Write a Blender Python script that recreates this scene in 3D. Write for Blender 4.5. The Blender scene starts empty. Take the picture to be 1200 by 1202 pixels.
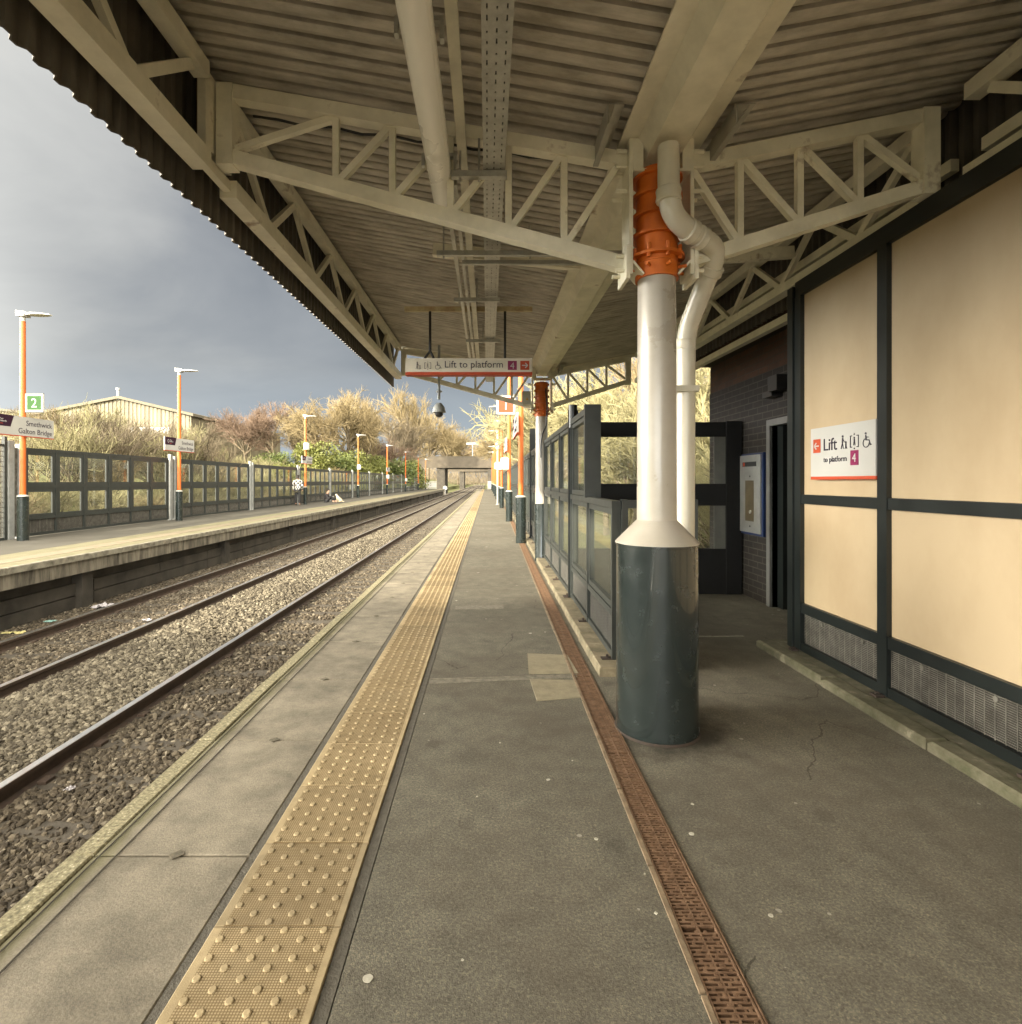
import bpy, math, random
import numpy as np
from mathutils import Vector, Matrix
R = math.radians
PI = math.pi
random.seed(7); rng = np.random.default_rng(7)
sc = bpy.context.scene
col = sc.collection
# ------------------------------------------------------------------ camera, sky, sun, exposure
EYE = 1.39
cd = bpy.data.cameras.new('camera'); cam = bpy.data.objects.new('camera', cd); col.objects.link(cam)
cam.location = (0, 0, EYE); cam.rotation_euler = (R(90), 0, 0)
cd.sensor_width = 36; cd.lens = 650/1202*36
cd.shift_x = 28/1202; cd.shift_y = -36/1202
cd.clip_start = .05; cd.clip_end = 3000
sc.camera = cam
SUN_EL, SUN_AZ = 21.0, 33.0          # travels towards +x +y ; sun stands behind-left of the camera
tr = Vector((math.sin(R(SUN_AZ))*math.cos(R(SUN_EL)), math.cos(R(SUN_AZ))*math.cos(R(SUN_EL)), -math.sin(R(SUN_EL))))
sd = bpy.data.lights.new('sun', 'SUN'); sun = bpy.data.objects.new('sun', sd); col.objects.link(sun)
sd.energy = 2.0; sd.angle = R(1.2); sd.color = (1.0, .89, .70)
sun.rotation_euler = tr.to_track_quat('-Z', 'Y').to_euler()
wd = bpy.data.worlds.new('World'); sc.world = wd; wd.use_nodes = True
def build_world():
    nt = wd.node_tree; nt.nodes.clear(); N = nt.nodes; L = nt.links
    out = N.new('ShaderNodeOutputWorld'); bg = N.new('ShaderNodeBackground'); bg.inputs[1].default_value = .1
    sky = N.new('ShaderNodeTexSky'); sky.sky_type = 'NISHITA'; sky.sun_disc = False
    sky.sun_elevation = R(SUN_EL); sky.sun_rotation = R(180+SUN_AZ)
    tc = N.new('ShaderNodeTexCoord')
    sep = N.new('ShaderNodeSeparateXYZ'); L.new(tc.outputs['Generated'], sep.inputs[0])
    def math_(op, a, b=None, clamp=False):
        m = N.new('ShaderNodeMath'); m.operation = op; m.use_clamp = clamp
        for i, v in enumerate((a, b)):
            if v is None: continue
            if isinstance(v, (int, float)): m.inputs[i].default_value = v
            else: L.new(v, m.inputs[i])
        return m.outputs[0]
    mp = N.new('ShaderNodeMapping'); mp.inputs['Scale'].default_value = (1, 1, 2.4); L.new(tc.outputs['Generated'], mp.inputs[0])
    no = N.new('ShaderNodeTexNoise'); no.inputs['Scale'].default_value = 2.1; no.inputs['Detail'].default_value = 7; no.inputs['Roughness'].default_value = .52
    no.inputs['Distortion'].default_value = .35
    L.new(mp.outputs[0], no.inputs['Vector'])
    # 1 where the storm cloud stands (ahead, a little left, low) falling off to the left, up and behind
    dx = math_('SUBTRACT', sep.outputs[0], -.17); dx = math_('MULTIPLY', dx, dx); dx = math_('MULTIPLY', dx, 1.5)
    dz = math_('SUBTRACT', sep.outputs[2], .17); dz = math_('MULTIPLY', dz, dz); dz = math_('MULTIPLY', dz, 1.6)
    d = math_('ADD', dx, dz)
    ahead = math_('SUBTRACT', 1.0, sep.outputs[1]); ahead = math_('MULTIPLY', ahead, .40)
    t = math_('ADD', d, ahead)
    n2 = math_('SUBTRACT', no.outputs[0], .5); n2 = math_('MULTIPLY', n2, .75)
    t = math_('ADD', t, n2); t = math_('MULTIPLY', t, 1.15, True)
    cr = N.new('ShaderNodeValToRGB'); e = cr.color_ramp.elements
    e[0].position = 0; e[0].color = (.285, .30, .315, 1)
    e[1].position = 1; e[1].color = (1, .92, .77, 1)
    for p, c in ((.20, (.395, .405, .41, 1)), (.36, (.55, .55, .53, 1)), (.60, (.76, .755, .71, 1))):
        x = e.new(p); x.color = c
    L.new(t, cr.inputs[0])
    # clearer strip of pale blue right above the horizon
    hz = N.new('ShaderNodeMapRange'); hz.inputs[1].default_value = .02; hz.inputs[2].default_value = .19; hz.inputs[3].default_value = .8; hz.inputs[4].default_value = 0
    L.new(sep.outputs[2], hz.inputs[0])
    mh = N.new('ShaderNodeMixRGB'); L.new(hz.outputs[0], mh.inputs[0]); L.new(cr.outputs[0], mh.inputs[1]); mh.inputs[2].default_value = (.52, .60, .70, 1)
    # brighter sky behind the camera; out-of-frame left glow added to light the ceiling
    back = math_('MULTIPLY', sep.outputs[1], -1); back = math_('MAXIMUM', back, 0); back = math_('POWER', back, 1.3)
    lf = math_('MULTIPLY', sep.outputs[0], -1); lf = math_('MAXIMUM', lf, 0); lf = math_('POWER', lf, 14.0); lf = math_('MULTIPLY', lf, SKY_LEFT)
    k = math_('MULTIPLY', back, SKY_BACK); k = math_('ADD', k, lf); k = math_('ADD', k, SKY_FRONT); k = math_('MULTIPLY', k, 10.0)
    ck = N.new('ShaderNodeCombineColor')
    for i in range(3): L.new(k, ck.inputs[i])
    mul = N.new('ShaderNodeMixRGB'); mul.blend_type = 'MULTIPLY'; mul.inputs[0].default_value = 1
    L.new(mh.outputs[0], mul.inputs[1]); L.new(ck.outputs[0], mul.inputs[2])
    mx = N.new('ShaderNodeMixRGB'); mx.inputs[0].default_value = .965
    L.new(sky.outputs[0], mx.inputs[1]); L.new(mul.outputs[0], mx.inputs[2])
    L.new(mx.outputs[0], bg.inputs[0]); L.new(bg.outputs[0], out.inputs[0])
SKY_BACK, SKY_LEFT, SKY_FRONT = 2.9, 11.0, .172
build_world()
vs = sc.view_settings; vs.view_transform = 'Standard'; vs.look = 'None'; vs.gamma = 1; vs.use_curve_mapping = False
vs.exposure = 2.35
sc.cycles.max_bounces = 6; sc.cycles.diffuse_bounces = 4; sc.cycles.glossy_bounces = 3; sc.cycles.transparent_max_bounces = 16

# ------------------------------------------------------------------ helpers
class MB:
    def __init__(s, M=None): s.v = []; s.f = []; s.mi = []; s.M = M; s.m = 0
    def _add(s, vs_, fs):
        o = len(s.v)
        if s.M is not None: vs_ = [tuple(s.M @ Vector(p)) for p in vs_]
        s.v += [tuple(p) for p in vs_]; s.f += [tuple(i+o for i in f) for f in fs]; s.mi += [s.m]*len(fs)
        return s
    def box(s, x0, x1, y0, y1, z0, z1):
        return s._add([(x0,y0,z0),(x1,y0,z0),(x1,y1,z0),(x0,y1,z0),(x0,y0,z1),(x1,y0,z1),(x1,y1,z1),(x0,y1,z1)],
                      [(0,3,2,1),(4,5,6,7),(0,1,5,4),(1,2,6,5),(2,3,7,6),(3,0,4,7)])
    def cbox(s, x0, x1, y0, y1, z0, z1, b=.005):      # box with chamfered top edge
        v = [(x0,y0,z0),(x1,y0,z0),(x1,y1,z0),(x0,y1,z0),(x0,y0,z1-b),(x1,y0,z1-b),(x1,y1,z1-b),(x0,y1,z1-b),
             (x0+b,y0+b,z1),(x1-b,y0+b,z1),(x1-b,y1-b,z1),(x0+b,y1-b,z1)]
        return s._add(v, [(0,3,2,1),(0,1,5,4),(1,2,6,5),(2,3,7,6),(3,0,4,7),(4,5,9,8),(5,6,10,9),(6,7,11,10),(7,4,8,11),(8,9,10,11)])
    def bar(s, p, q, w, h, up=(0,0,1)):               # box section from p to q; w sideways, h along up
        p = Vector(p); q = Vector(q); d = (q-p).normalized(); u = Vector(up)
        r = d.cross(u)
        if r.length < 1e-4: r = d.cross(Vector((0,1,0)))
        r.normalize(); u = r.cross(d).normalized()
        vv = []
        for c in (p, q):
            for a, b in ((-1,-1),(1,-1),(1,1),(-1,1)): vv.append(tuple(c + r*a*w/2 + u*b*h/2))
        return s._add(vv, [(3,2,1,0),(4,5,6,7),(0,1,5,4),(1,2,6,5),(2,3,7,6),(3,0,4,7)])
    def tube(s, pts, r, n=10, cap=True):
        pts = [Vector(p) for p in pts]; rr = r if isinstance(r, (list, tuple)) else [r]*len(pts)
        vv = []; ff = []; ref = None
        for i, p in enumerate(pts):
            d = (pts[min(i+1, len(pts)-1)] - pts[max(i-1, 0)]).normalized()
            if ref is None:
                ref = Vector((0,0,1)) if abs(d.z) < .9 else Vector((1,0,0))
            a = (ref - d*ref.dot(d)).normalized(); ref = a; b = d.cross(a)
            for k in range(n):
                t = 2*PI*k/n; vv.append(tuple(p + (a*math.cos(t) + b*math.sin(t))*rr[i]))
        for i in range(len(pts)-1):
            for k in range(n):
                ff.append((i*n+k, i*n+(k+1)%n, (i+1)*n+(k+1)%n, (i+1)*n+k))
        if cap: ff.append(tuple(range(n-1, -1, -1))); ff.append(tuple((len(pts)-1)*n+k for k in range(n)))
        return s._add(vv, ff)
    def lathe(s, prof, c=(0,0,0), n=24):               # prof: (radius, z)
        vv = []; ff = []
        for r, z in prof:
            for k in range(n):
                t = 2*PI*k/n; vv.append((c[0]+r*math.cos(t), c[1]+r*math.sin(t), c[2]+z))
        for i in range(len(prof)-1):
            for k in range(n): ff.append((i*n+k, i*n+(k+1)%n, (i+1)*n+(k+1)%n, (i+1)*n+k))
        ff.append(tuple(range(n-1,-1,-1))); ff.append(tuple((len(prof)-1)*n+k for k in range(n)))
        return s._add(vv, ff)
    def poly(s, pts, axis, d0, d1):                    # prism: pts in the plane across 'axis', extruded d0..d1
        def P(a, b, d): return {'x': (d,a,b), 'y': (a,d,b), 'z': (a,b,d)}[axis]
        n = len(pts); vv = [P(a,b,d0) for a,b in pts] + [P(a,b,d1) for a,b in pts]
        return s._add(vv, [tuple(range(n)), tuple(range(2*n-1, n-1, -1))] + [(i, n+i, n+(i+1)%n, (i+1)%n) for i in range(n)])
    def build(s, name, mat, parent=None, smooth=False, loc=None):
        o0 = Vector(loc) if loc is not None else (Vector(ORG.get(parent.name, (0,0,0))) if parent else Vector((0,0,0)))
        me = bpy.data.meshes.new(name)
        me.from_pydata([tuple(Vector(p)-o0) for p in s.v], [], s.f)
        mats = mat if isinstance(mat, (list, tuple)) else [mat]
        for m in mats: me.materials.append(m)
        if len(mats) > 1: me.polygons.foreach_set('material_index', s.mi)
        if smooth: smooth_by_angle(me)
        me.update()
        ob = bpy.data.objects.new(name, me); col.objects.link(ob)
        if parent: ob.parent = parent
        elif loc is not None: ob.location = loc
        ORG[ob.name] = tuple(o0)
        return ob
ORG = {}
def smooth_by_angle(me, ang=40):
    import bmesh
    bm = bmesh.new(); bm.from_mesh(me); bmesh.ops.recalc_face_normals(bm, faces=bm.faces)
    for f in bm.faces: f.smooth = True
    for e in bm.edges:
        if len(e.link_faces) == 2 and e.calc_face_angle(0) > R(ang): e.smooth = False
    bm.to_mesh(me); bm.free()
def tag(o, label, cat, group=None, kind=None):
    if label: o['label'] = label
    if cat: o['category'] = cat
    if group: o['group'] = group
    if kind: o['kind'] = kind
    return o
def thing(name, label, cat, loc=(0,0,0), group=None):
    o = bpy.data.objects.new(name, None); col.objects.link(o); o.location = loc; o.empty_display_size = .2
    ORG[o.name] = tuple(loc); return tag(o, label, cat, group)
def struct(mb, name, mat, **k):
    o = mb.build(name, mat, **k); o['kind'] = 'structure'; return o
def copy_tree(o, parent=None):
    c = o.copy(); col.objects.link(c)
    if parent: c.parent = parent
    for ch in list(o.children): copy_tree(ch, c)
    return c
def fast_mesh(name, V, F, mat, parent=None, smooth=False):
    me = bpy.data.meshes.new(name); k = F.shape[1]
    me.vertices.add(len(V)); me.vertices.foreach_set('co', np.asarray(V, np.float32).ravel())
    me.loops.add(F.size); me.loops.foreach_set('vertex_index', F.astype(np.int32).ravel())
    me.polygons.add(len(F)); me.polygons.foreach_set('loop_start', np.arange(0, F.size, k, dtype=np.int32))
    me.polygons.foreach_set('use_smooth', np.full(len(F), smooth))
    me.update(calc_edges=True); me.materials.append(mat)
    ob = bpy.data.objects.new(name, me); col.objects.link(ob)
    if parent: ob.parent = parent
    return ob
def at(px, py, D): return ((px-572)*D/650, D, EYE+(565-py)*D/650)

# ------------------------------------------------------------------ materials
def M_(name, c1, c2=None, rough=.7, metal=0, scale=6, detail=6, bump=0, bscale=60, spec=.5, coat=0, c3=None, c3pos=.7, stretch=None):
    m = bpy.data.materials.new(name); m.use_nodes = True
    nt = m.node_tree; N = nt.nodes; L = nt.links; b = N['Principled BSDF']
    b.inputs['Roughness'].default_value = rough; b.inputs['Metallic'].default_value = metal
    b.inputs['Specular IOR Level'].default_value = spec; b.inputs['Coat Weight'].default_value = coat
    g = N.new('ShaderNodeNewGeometry'); tc = N.new('ShaderNodeTexCoord')
    vec = tc.outputs['Object']
    if stretch:
        mp = N.new('ShaderNodeMapping'); mp.inputs['Scale'].default_value = stretch; L.new(vec, mp.inputs[0]); vec = mp.outputs[0]
    c2 = c2 or tuple(x*.8 for x in c1)
    n = N.new('ShaderNodeTexNoise'); n.inputs['Scale'].default_value = scale; n.inputs['Detail'].default_value = detail; n.inputs['Roughness'].default_value = .62
    L.new(vec, n.inputs['Vector'])
    cr = N.new('ShaderNodeValToRGB'); e = cr.color_ramp.elements
    e[0].position = .33; e[0].color = (*c2, 1); e[1].position = .62; e[1].color = (*c1, 1)
    if c3: x = e.new(c3pos); x.color = (*c3, 1)
    L.new(n.outputs[0], cr.inputs[0]); L.new(cr.outputs[0], b.inputs['Base Color'])
    mr = N.new('ShaderNodeMapRange'); mr.inputs[3].default_value = max(0, rough-.1); mr.inputs[4].default_value = min(1, rough+.12)
    L.new(n.outputs[0], mr.inputs[0]); L.new(mr.outputs[0], b.inputs['Roughness'])
    if bump:
        n2 = N.new('ShaderNodeTexNoise'); n2.inputs['Scale'].default_value = bscale; n2.inputs['Detail'].default_value = 4
        L.new(vec, n2.inputs['Vector'])
        bp = N.new('ShaderNodeBump'); bp.inputs['Strength'].default_value = bump; bp.inputs['Distance'].default_value = .01
        L.new(n2.outputs[0], bp.inputs['Height']); L.new(bp.outputs[0], b.inputs['Normal'])
    return m
def nodes(m): return m.node_tree.nodes, m.node_tree.links, m.node_tree.nodes['Principled BSDF']
def mix(N, L, fac, a, b, mode='MIX'):
    x = N.new('ShaderNodeMixRGB'); x.blend_type = mode
    for i, v in enumerate((fac, a, b)):
        if isinstance(v, (int, float)): x.inputs[i].default_value = v
        elif isinstance(v, tuple): x.inputs[i].default_value = (*v[:3], 1)
        else: L.new(v, x.inputs[i])
    return x.outputs[0]
def mth(N, L, op, a, b=None, clamp=False):
    m = N.new('ShaderNodeMath'); m.operation = op; m.use_clamp = clamp
    for i, v in enumerate((a, b)):
        if v is None: continue
        if isinstance(v, (int, float)): m.inputs[i].default_value = v
        else: L.new(v, m.inputs[i])
    return m.outputs[0]
def noise(N, L, vec, scale, detail=4, rough=.6):
    n = N.new('ShaderNodeTexNoise'); n.inputs['Scale'].default_value = scale; n.inputs['Detail'].default_value = detail; n.inputs['Roughness'].default_value = rough
    L.new(vec, n.inputs['Vector']); return n.outputs[0]
def ramp(N, L, v, stops, interp='LINEAR'):
    c = N.new('ShaderNodeValToRGB'); c.color_ramp.interpolation = interp; e = c.color_ramp.elements
    e[0].position = stops[0][0]; e[0].color = (*stops[0][1], 1); e[1].position = stops[-1][0]; e[1].color = (*stops[-1][1], 1)
    for p, q in stops[1:-1]: x = e.new(p); x.color = (*q, 1)
    L.new(v, c.inputs[0]); return c.outputs[0]
W1 = (1,1,1); K0 = (0,0,0)

def make_asphalt():
    m = bpy.data.materials.new('asphalt'); m.use_nodes = True; N, L, b = nodes(m)
    tc = N.new('ShaderNodeTexCoord'); v = tc.outputs['Object']
    big = noise(N, L, v, .75, 7, .62); mid = noise(N, L, v, 7, 5); fine = noise(N, L, v, 95, 4, .75)
    c = ramp(N, L, big, [(.3, (.094,.088,.068)), (.5, (.126,.118,.092)), (.7, (.162,.151,.119))])
    c = mix(N, L, .35, c, ramp(N, L, mid, [(.35, (.08,.074,.062)), (.65, (.19,.176,.142))]))
    c = mix(N, L, .30, c, ramp(N, L, fine, [(.36, (.25,.25,.24)), (.5, (1,1,1)), (.62, (2.2,2.1,1.9))]), 'MULTIPLY')
    ag = N.new('ShaderNodeTexVoronoi'); ag.inputs['Scale'].default_value = 240; L.new(v, ag.inputs['Vector']); ags = N.new('ShaderNodeSeparateColor'); L.new(ag.outputs['Color'], ags.inputs[0])
    c = mix(N, L, .42, c, ramp(N, L, ags.outputs[0], [(0, (.30,.30,.29)), (.2, (.8,.8,.8)), (.75, (1.1,1.1,1.08)), (1, (1.9,1.85,1.7))]), 'MULTIPLY')
    vo = N.new('ShaderNodeTexVoronoi'); vo.voronoi_dimensions = '2D'; vo.inputs['Scale'].default_value = 1.5; vo.inputs['Randomness'].default_value = 1; L.new(v, vo.inputs['Vector'])
    sepc = N.new('ShaderNodeSeparateColor'); L.new(vo.outputs['Color'], sepc.inputs[0])
    wob = mth(N, L, 'MULTIPLY', mth(N, L, 'SUBTRACT', noise(N, L, v, 40, 2), .5), .02)
    dist = mth(N, L, 'ADD', vo.outputs['Distance'], wob)
    lim = mth(N, L, 'MULTIPLY', sepc.outputs[0], .034)
    gum = mth(N, L, 'LESS_THAN', dist, lim); sel = mth(N, L, 'GREATER_THAN', sepc.outputs[1], .55); gum = mth(N, L, 'MULTIPLY', gum, sel)
    gum = mth(N, L, 'MULTIPLY', gum, .8)
    c = mix(N, L, gum, c, (.55,.53,.46))
    # dark drips
    vo2 = N.new('ShaderNodeTexVoronoi'); vo2.voronoi_dimensions = '2D'; vo2.inputs['Scale'].default_value = 1.1; L.new(v, vo2.inputs['Vector'])
    dk = mth(N, L, 'LESS_THAN', mth(N, L, 'ADD', vo2.outputs['Distance'], mth(N, L, 'MULTIPLY', mth(N, L, 'SUBTRACT', noise(N, L, v, 30, 2), .5), .06)), .045)
    c = mix(N, L, mth(N, L, 'MULTIPLY', dk, .28), c, (.04,.037,.03))
    # pale scuffs
    sc_ = ramp(N, L, noise(N, L, v, 3.3, 9, .75), [(.60, K0), (.72, W1)])
    c = mix(N, L, mth(N, L, 'MULTIPLY', sc_, .35), c, (.26,.245,.2))
    # small pale specks and dried drips
    v5 = N.new('ShaderNodeTexVoronoi'); v5.voronoi_dimensions = '2D'; v5.inputs['Scale'].default_value = 5; L.new(v, v5.inputs['Vector']); s5 = N.new('ShaderNodeSeparateColor'); L.new(v5.outputs['Color'], s5.inputs[0])
    d5 = mth(N, L, 'ADD', v5.outputs['Distance'], mth(N, L, 'MULTIPLY', mth(N, L, 'SUBTRACT', noise(N, L, v, 90, 2), .5), .05))
    k5 = mth(N, L, 'MULTIPLY', mth(N, L, 'LESS_THAN', d5, mth(N, L, 'MULTIPLY', s5.outputs[0], .06)), mth(N, L, 'GREATER_THAN', s5.outputs[1], .86))
    c = mix(N, L, mth(N, L, 'MULTIPLY', k5, .6), c, (.42,.40,.34))
    # brownish foot-worn staining in wide soft patches
    bs_ = ramp(N, L, noise(N, L, v, .45, 6, .7), [(.46, K0), (.62, W1)])
    c = mix(N, L, mth(N, L, 'MULTIPLY', bs_, .55), c, (.088,.074,.055))
    # grime collected round the foot of the big column
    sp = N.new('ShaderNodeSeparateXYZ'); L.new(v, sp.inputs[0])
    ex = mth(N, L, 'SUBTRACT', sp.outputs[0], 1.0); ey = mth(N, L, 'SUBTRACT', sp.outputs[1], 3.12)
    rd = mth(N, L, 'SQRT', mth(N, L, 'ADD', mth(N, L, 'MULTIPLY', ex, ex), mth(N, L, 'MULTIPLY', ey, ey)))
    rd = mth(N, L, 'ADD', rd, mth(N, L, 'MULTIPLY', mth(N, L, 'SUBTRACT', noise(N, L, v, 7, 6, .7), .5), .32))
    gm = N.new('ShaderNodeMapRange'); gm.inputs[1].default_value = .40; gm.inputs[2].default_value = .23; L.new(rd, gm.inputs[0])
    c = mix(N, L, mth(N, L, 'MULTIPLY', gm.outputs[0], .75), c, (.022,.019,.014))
    ce = N.new('ShaderNodeTexVoronoi'); ce.voronoi_dimensions = '2D'; ce.feature = 'DISTANCE_TO_EDGE'; ce.inputs['Scale'].default_value = .42
    nv = N.new('ShaderNodeTexNoise'); nv.inputs['Scale'].default_value = 3; nv.inputs['Detail'].default_value = 6; L.new(v, nv.inputs['Vector'])
    va = N.new('ShaderNodeVectorMath'); va.operation = 'SCALE'; va.inputs['Scale'].default_value = .30; L.new(nv.outputs['Color'], va.inputs[0])
    vb = N.new('ShaderNodeVectorMath'); L.new(v, vb.inputs[0]); L.new(va.outputs[0], vb.inputs[1]); L.new(vb.outputs[0], ce.inputs['Vector'])
    ck = mth(N, L, 'MULTIPLY', mth(N, L, 'LESS_THAN', ce.outputs['Distance'], .0016), mth(N, L, 'GREATER_THAN', noise(N, L, v, .8, 3), .50))
    c = mix(N, L, mth(N, L, 'MULTIPLY', ck, .6), c, (.03,.027,.02))
    # darker noisy band of asphalt along the foot of the right-hand screen
    wv = ramp(N, L, mth(N, L, 'ADD', mth(N, L, 'ABSOLUTE', mth(N, L, 'SUBTRACT', sp.outputs[0], 2.1)), mth(N, L, 'MULTIPLY', noise(N, L, v, 3, 7, .7), .5)), [(.30, W1), (.75, K0)])
    c = mix(N, L, mth(N, L, 'MULTIPLY', wv, .38), c, (.055,.050,.036))
    L.new(c, b.inputs['Base Color']); b.inputs['Roughness'].default_value = .88; b.inputs['Specular IOR Level'].default_value = .3
    h = mth(N, L, 'ADD', noise(N, L, v, 240, 2), mth(N, L, 'MULTIPLY', noise(N, L, v, 90, 2), .8))
    bp = N.new('ShaderNodeBump'); bp.inputs['Strength'].default_value = .45; bp.inputs['Distance'].default_value = .004; L.new(h, bp.inputs['Height']); L.new(bp.outputs[0], b.inputs['Normal'])
    return m
def make_slab():
    m = bpy.data.materials.new('concrete_slab'); m.use_nodes = True; N, L, b = nodes(m)
    tc = N.new('ShaderNodeTexCoord'); v = tc.outputs['Object']
    c = ramp(N, L, noise(N, L, v, 1.1, 7, .62), [(.34, (.110,.097,.073)), (.5, (.185,.164,.125)), (.64, (.275,.245,.188))])
    c = mix(N, L, .55, c, ramp(N, L, noise(N, L, v, 5, 8, .7), [(.35, (.10,.088,.066)), (.62, (.285,.25,.19))]))
    c = mix(N, L, .35, c, ramp(N, L, noise(N, L, v, 120, 3), [(.3, (.45,.45,.45)), (.6, (1.4,1.4,1.35))]), 'MULTIPLY')
    # greenish algae band near the edge
    sp = N.new('ShaderNodeSeparateXYZ'); L.new(v, sp.inputs[0])
    xx = mth(N, L, 'ADD', sp.outputs[0], mth(N, L, 'MULTIPLY', noise(N, L, v, 6, 5), .10))
    al = ramp(N, L, mth(N, L, 'MULTIPLY', xx, -1), [(.98, K0), (1.0, W1)])
    mr = N.new('ShaderNodeMapRange'); mr.inputs[1].default_value = -1.33; mr.inputs[2].default_value = -1.38; L.new(xx, mr.inputs[0])
    c = mix(N, L, mth(N, L, 'MULTIPLY', mr.outputs[0], .55), c, (.15,.145,.06))
    L.new(c, b.inputs['Base Color']); b.inputs['Roughness'].default_value = .85
    h = noise(N, L, v, 130, 4)
    bp = N.new('ShaderNodeBump'); bp.inputs['Strength'].default_value = .4; bp.inputs['Distance'].default_value = .004; L.new(h, bp.inputs['Height']); L.new(bp.outputs[0], b.inputs['Normal'])
    return m
def make_tactile():
    m = bpy.data.materials.new('tactile_tile'); m.use_nodes = True; N, L, b = nodes(m)
    tc = N.new('ShaderNodeTexCoord'); v = tc.outputs['Object']
    sp = N.new('ShaderNodeSeparateXYZ'); L.new(v, sp.inputs[0])
    def grid(o, pitch):
        f = mth(N, L, 'FRACT', mth(N, L, 'DIVIDE', o, pitch)); return mth(N, L, 'LESS_THAN', f, .34)
    gx = grid(sp.outputs[0], .0083); gy = grid(sp.outputs[1], .0083)
    g = mth(N, L, 'MAXIMUM', gx, gy)
    up = N.new('ShaderNodeNewGeometry')
    inside = mth(N, L, 'LESS_THAN', mth(N, L, 'ABSOLUTE', mth(N, L, 'ADD', sp.outputs[0], .648)), .172)
    low = mth(N, L, 'LESS_THAN', sp.outputs[2], .0062)
    g = mth(N, L, 'MULTIPLY', mth(N, L, 'MULTIPLY', g, inside), low)
    c = ramp(N, L, noise(N, L, v, 1.4, 6, .65), [(.3, (.28,.222,.135)), (.5, (.38,.305,.185)), (.7, (.46,.375,.24))])
    c = mix(N, L, .35, c, ramp(N, L, noise(N, L, v, 9, 8, .75), [(.35, (.19,.152,.095)), (.6, (.48,.39,.245))]))
    # tile-to-tile tone
    wn = N.new('ShaderNodeTexWhiteNoise'); wn.noise_dimensions = '1D'; L.new(mth(N, L, 'FLOOR', mth(N, L, 'DIVIDE', mth(N, L, 'SUBTRACT', sp.outputs[1], .1235), .40)), wn.inputs['W'])
    c = mix(N, L, .5, c, ramp(N, L, wn.outputs[0], [(0, (.65,.65,.65)), (1, (1.25,1.22,1.15))]), 'MULTIPLY')
    c = mix(N, L, mth(N, L, 'MULTIPLY', g, .75), c, (.13,.085,.038))
    c = mix(N, L, mth(N, L, 'MULTIPLY', ramp(N, L, noise(N, L, v, 16, 8, .75), [(.58, K0), (.72, W1)]), .45), c, (.15,.118,.075))
    c = mix(N, L, mth(N, L, 'MULTIPLY', ramp(N, L, noise(N, L, v, 2.3, 6, .7), [(.52, K0), (.70, W1)]), .30), c, (.20,.165,.11))
    L.new(c, b.inputs['Base Color']); b.inputs['Roughness'].default_value = .9; b.inputs['Specular IOR Level'].default_value = .12
    h = mth(N, L, 'SUBTRACT', mth(N, L, 'MULTIPLY', noise(N, L, v, 200, 2), .3), g)
    bp = N.new('ShaderNodeBump'); bp.inputs['Strength'].default_value = .6; bp.inputs['Distance'].default_value = .003; L.new(h, bp.inputs['Height']); L.new(bp.outputs[0], b.inputs['Normal'])
    return m
def make_brick(name, c1, c2, mortar, axes=(1,2)):
    m = bpy.data.materials.new(name); m.use_nodes = True; N, L, b = nodes(m)
    tc = N.new('ShaderNodeTexCoord'); sp = N.new('ShaderNodeSeparateXYZ'); L.new(tc.outputs['Object'], sp.inputs[0])
    cb = N.new('ShaderNodeCombineXYZ'); L.new(sp.outputs[axes[0]], cb.inputs[0]); L.new(sp.outputs[axes[1]], cb.inputs[1])
    br = N.new('ShaderNodeTexBrick'); br.inputs['Scale'].default_value = 1; br.inputs['Brick Width'].default_value = .225; br.inputs['Row Height'].default_value = .075
    br.inputs['Mortar Size'].default_value = .006; br.inputs['Color1'].default_value = (*c1,1); br.inputs['Color2'].default_value = (*c2,1); br.inputs['Mortar'].default_value = (*mortar,1)
    L.new(cb.outputs[0], br.inputs['Vector'])
    c = mix(N, L, .5, br.outputs[0], ramp(N, L, noise(N, L, tc.outputs['Object'], 9, 5), [(.3, (.6,.6,.6)), (.7, (1.3,1.25,1.2))]), 'MULTIPLY')
    L.new(c, b.inputs['Base Color']); b.inputs['Roughness'].default_value = .8
    bp = N.new('ShaderNodeBump'); bp.inputs['Strength'].default_value = .5; bp.inputs['Distance'].default_value = .005; bp.invert = True; L.new(br.outputs['Fac'], bp.inputs['Height']); L.new(bp.outputs[0], b.inputs['Normal'])
    return m
def make_glass():
    m = bpy.data.materials.new('window_glass'); m.use_nodes = True; nt = m.node_tree; N = nt.nodes; L = nt.links
    N.remove(N['Principled BSDF']); out = N['Material Output']
    t = N.new('ShaderNodeBsdfTransparent'); t.inputs[0].default_value = (.97,.98,.965,1)
    g = N.new('ShaderNodeBsdfGlossy'); g.inputs['Roughness'].default_value = .03; g.inputs[0].default_value = (.85,.9,.88,1)
    lw = N.new('ShaderNodeLayerWeight'); lw.inputs[0].default_value = .5; pw = mth(N, L, 'POWER', lw.outputs['Facing'], 5.0); fo = mth(N, L, 'MULTIPLY', pw, .5); fo = mth(N, L, 'ADD', fo, .035)
    d = N.new('ShaderNodeBsdfDiffuse'); d.inputs[0].default_value = (.35,.35,.3,1)
    a = N.new('ShaderNodeMixShader'); L.new(fo, a.inputs[0]); L.new(t.outputs[0], a.inputs[1]); L.new(g.outputs[0], a.inputs[2])
    b = N.new('ShaderNodeMixShader'); b.inputs[0].default_value = .03; L.new(a.outputs[0], b.inputs[1]); L.new(d.outputs[0], b.inputs[2])
    L.new(b.outputs[0], out.inputs[0]); return m
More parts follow.
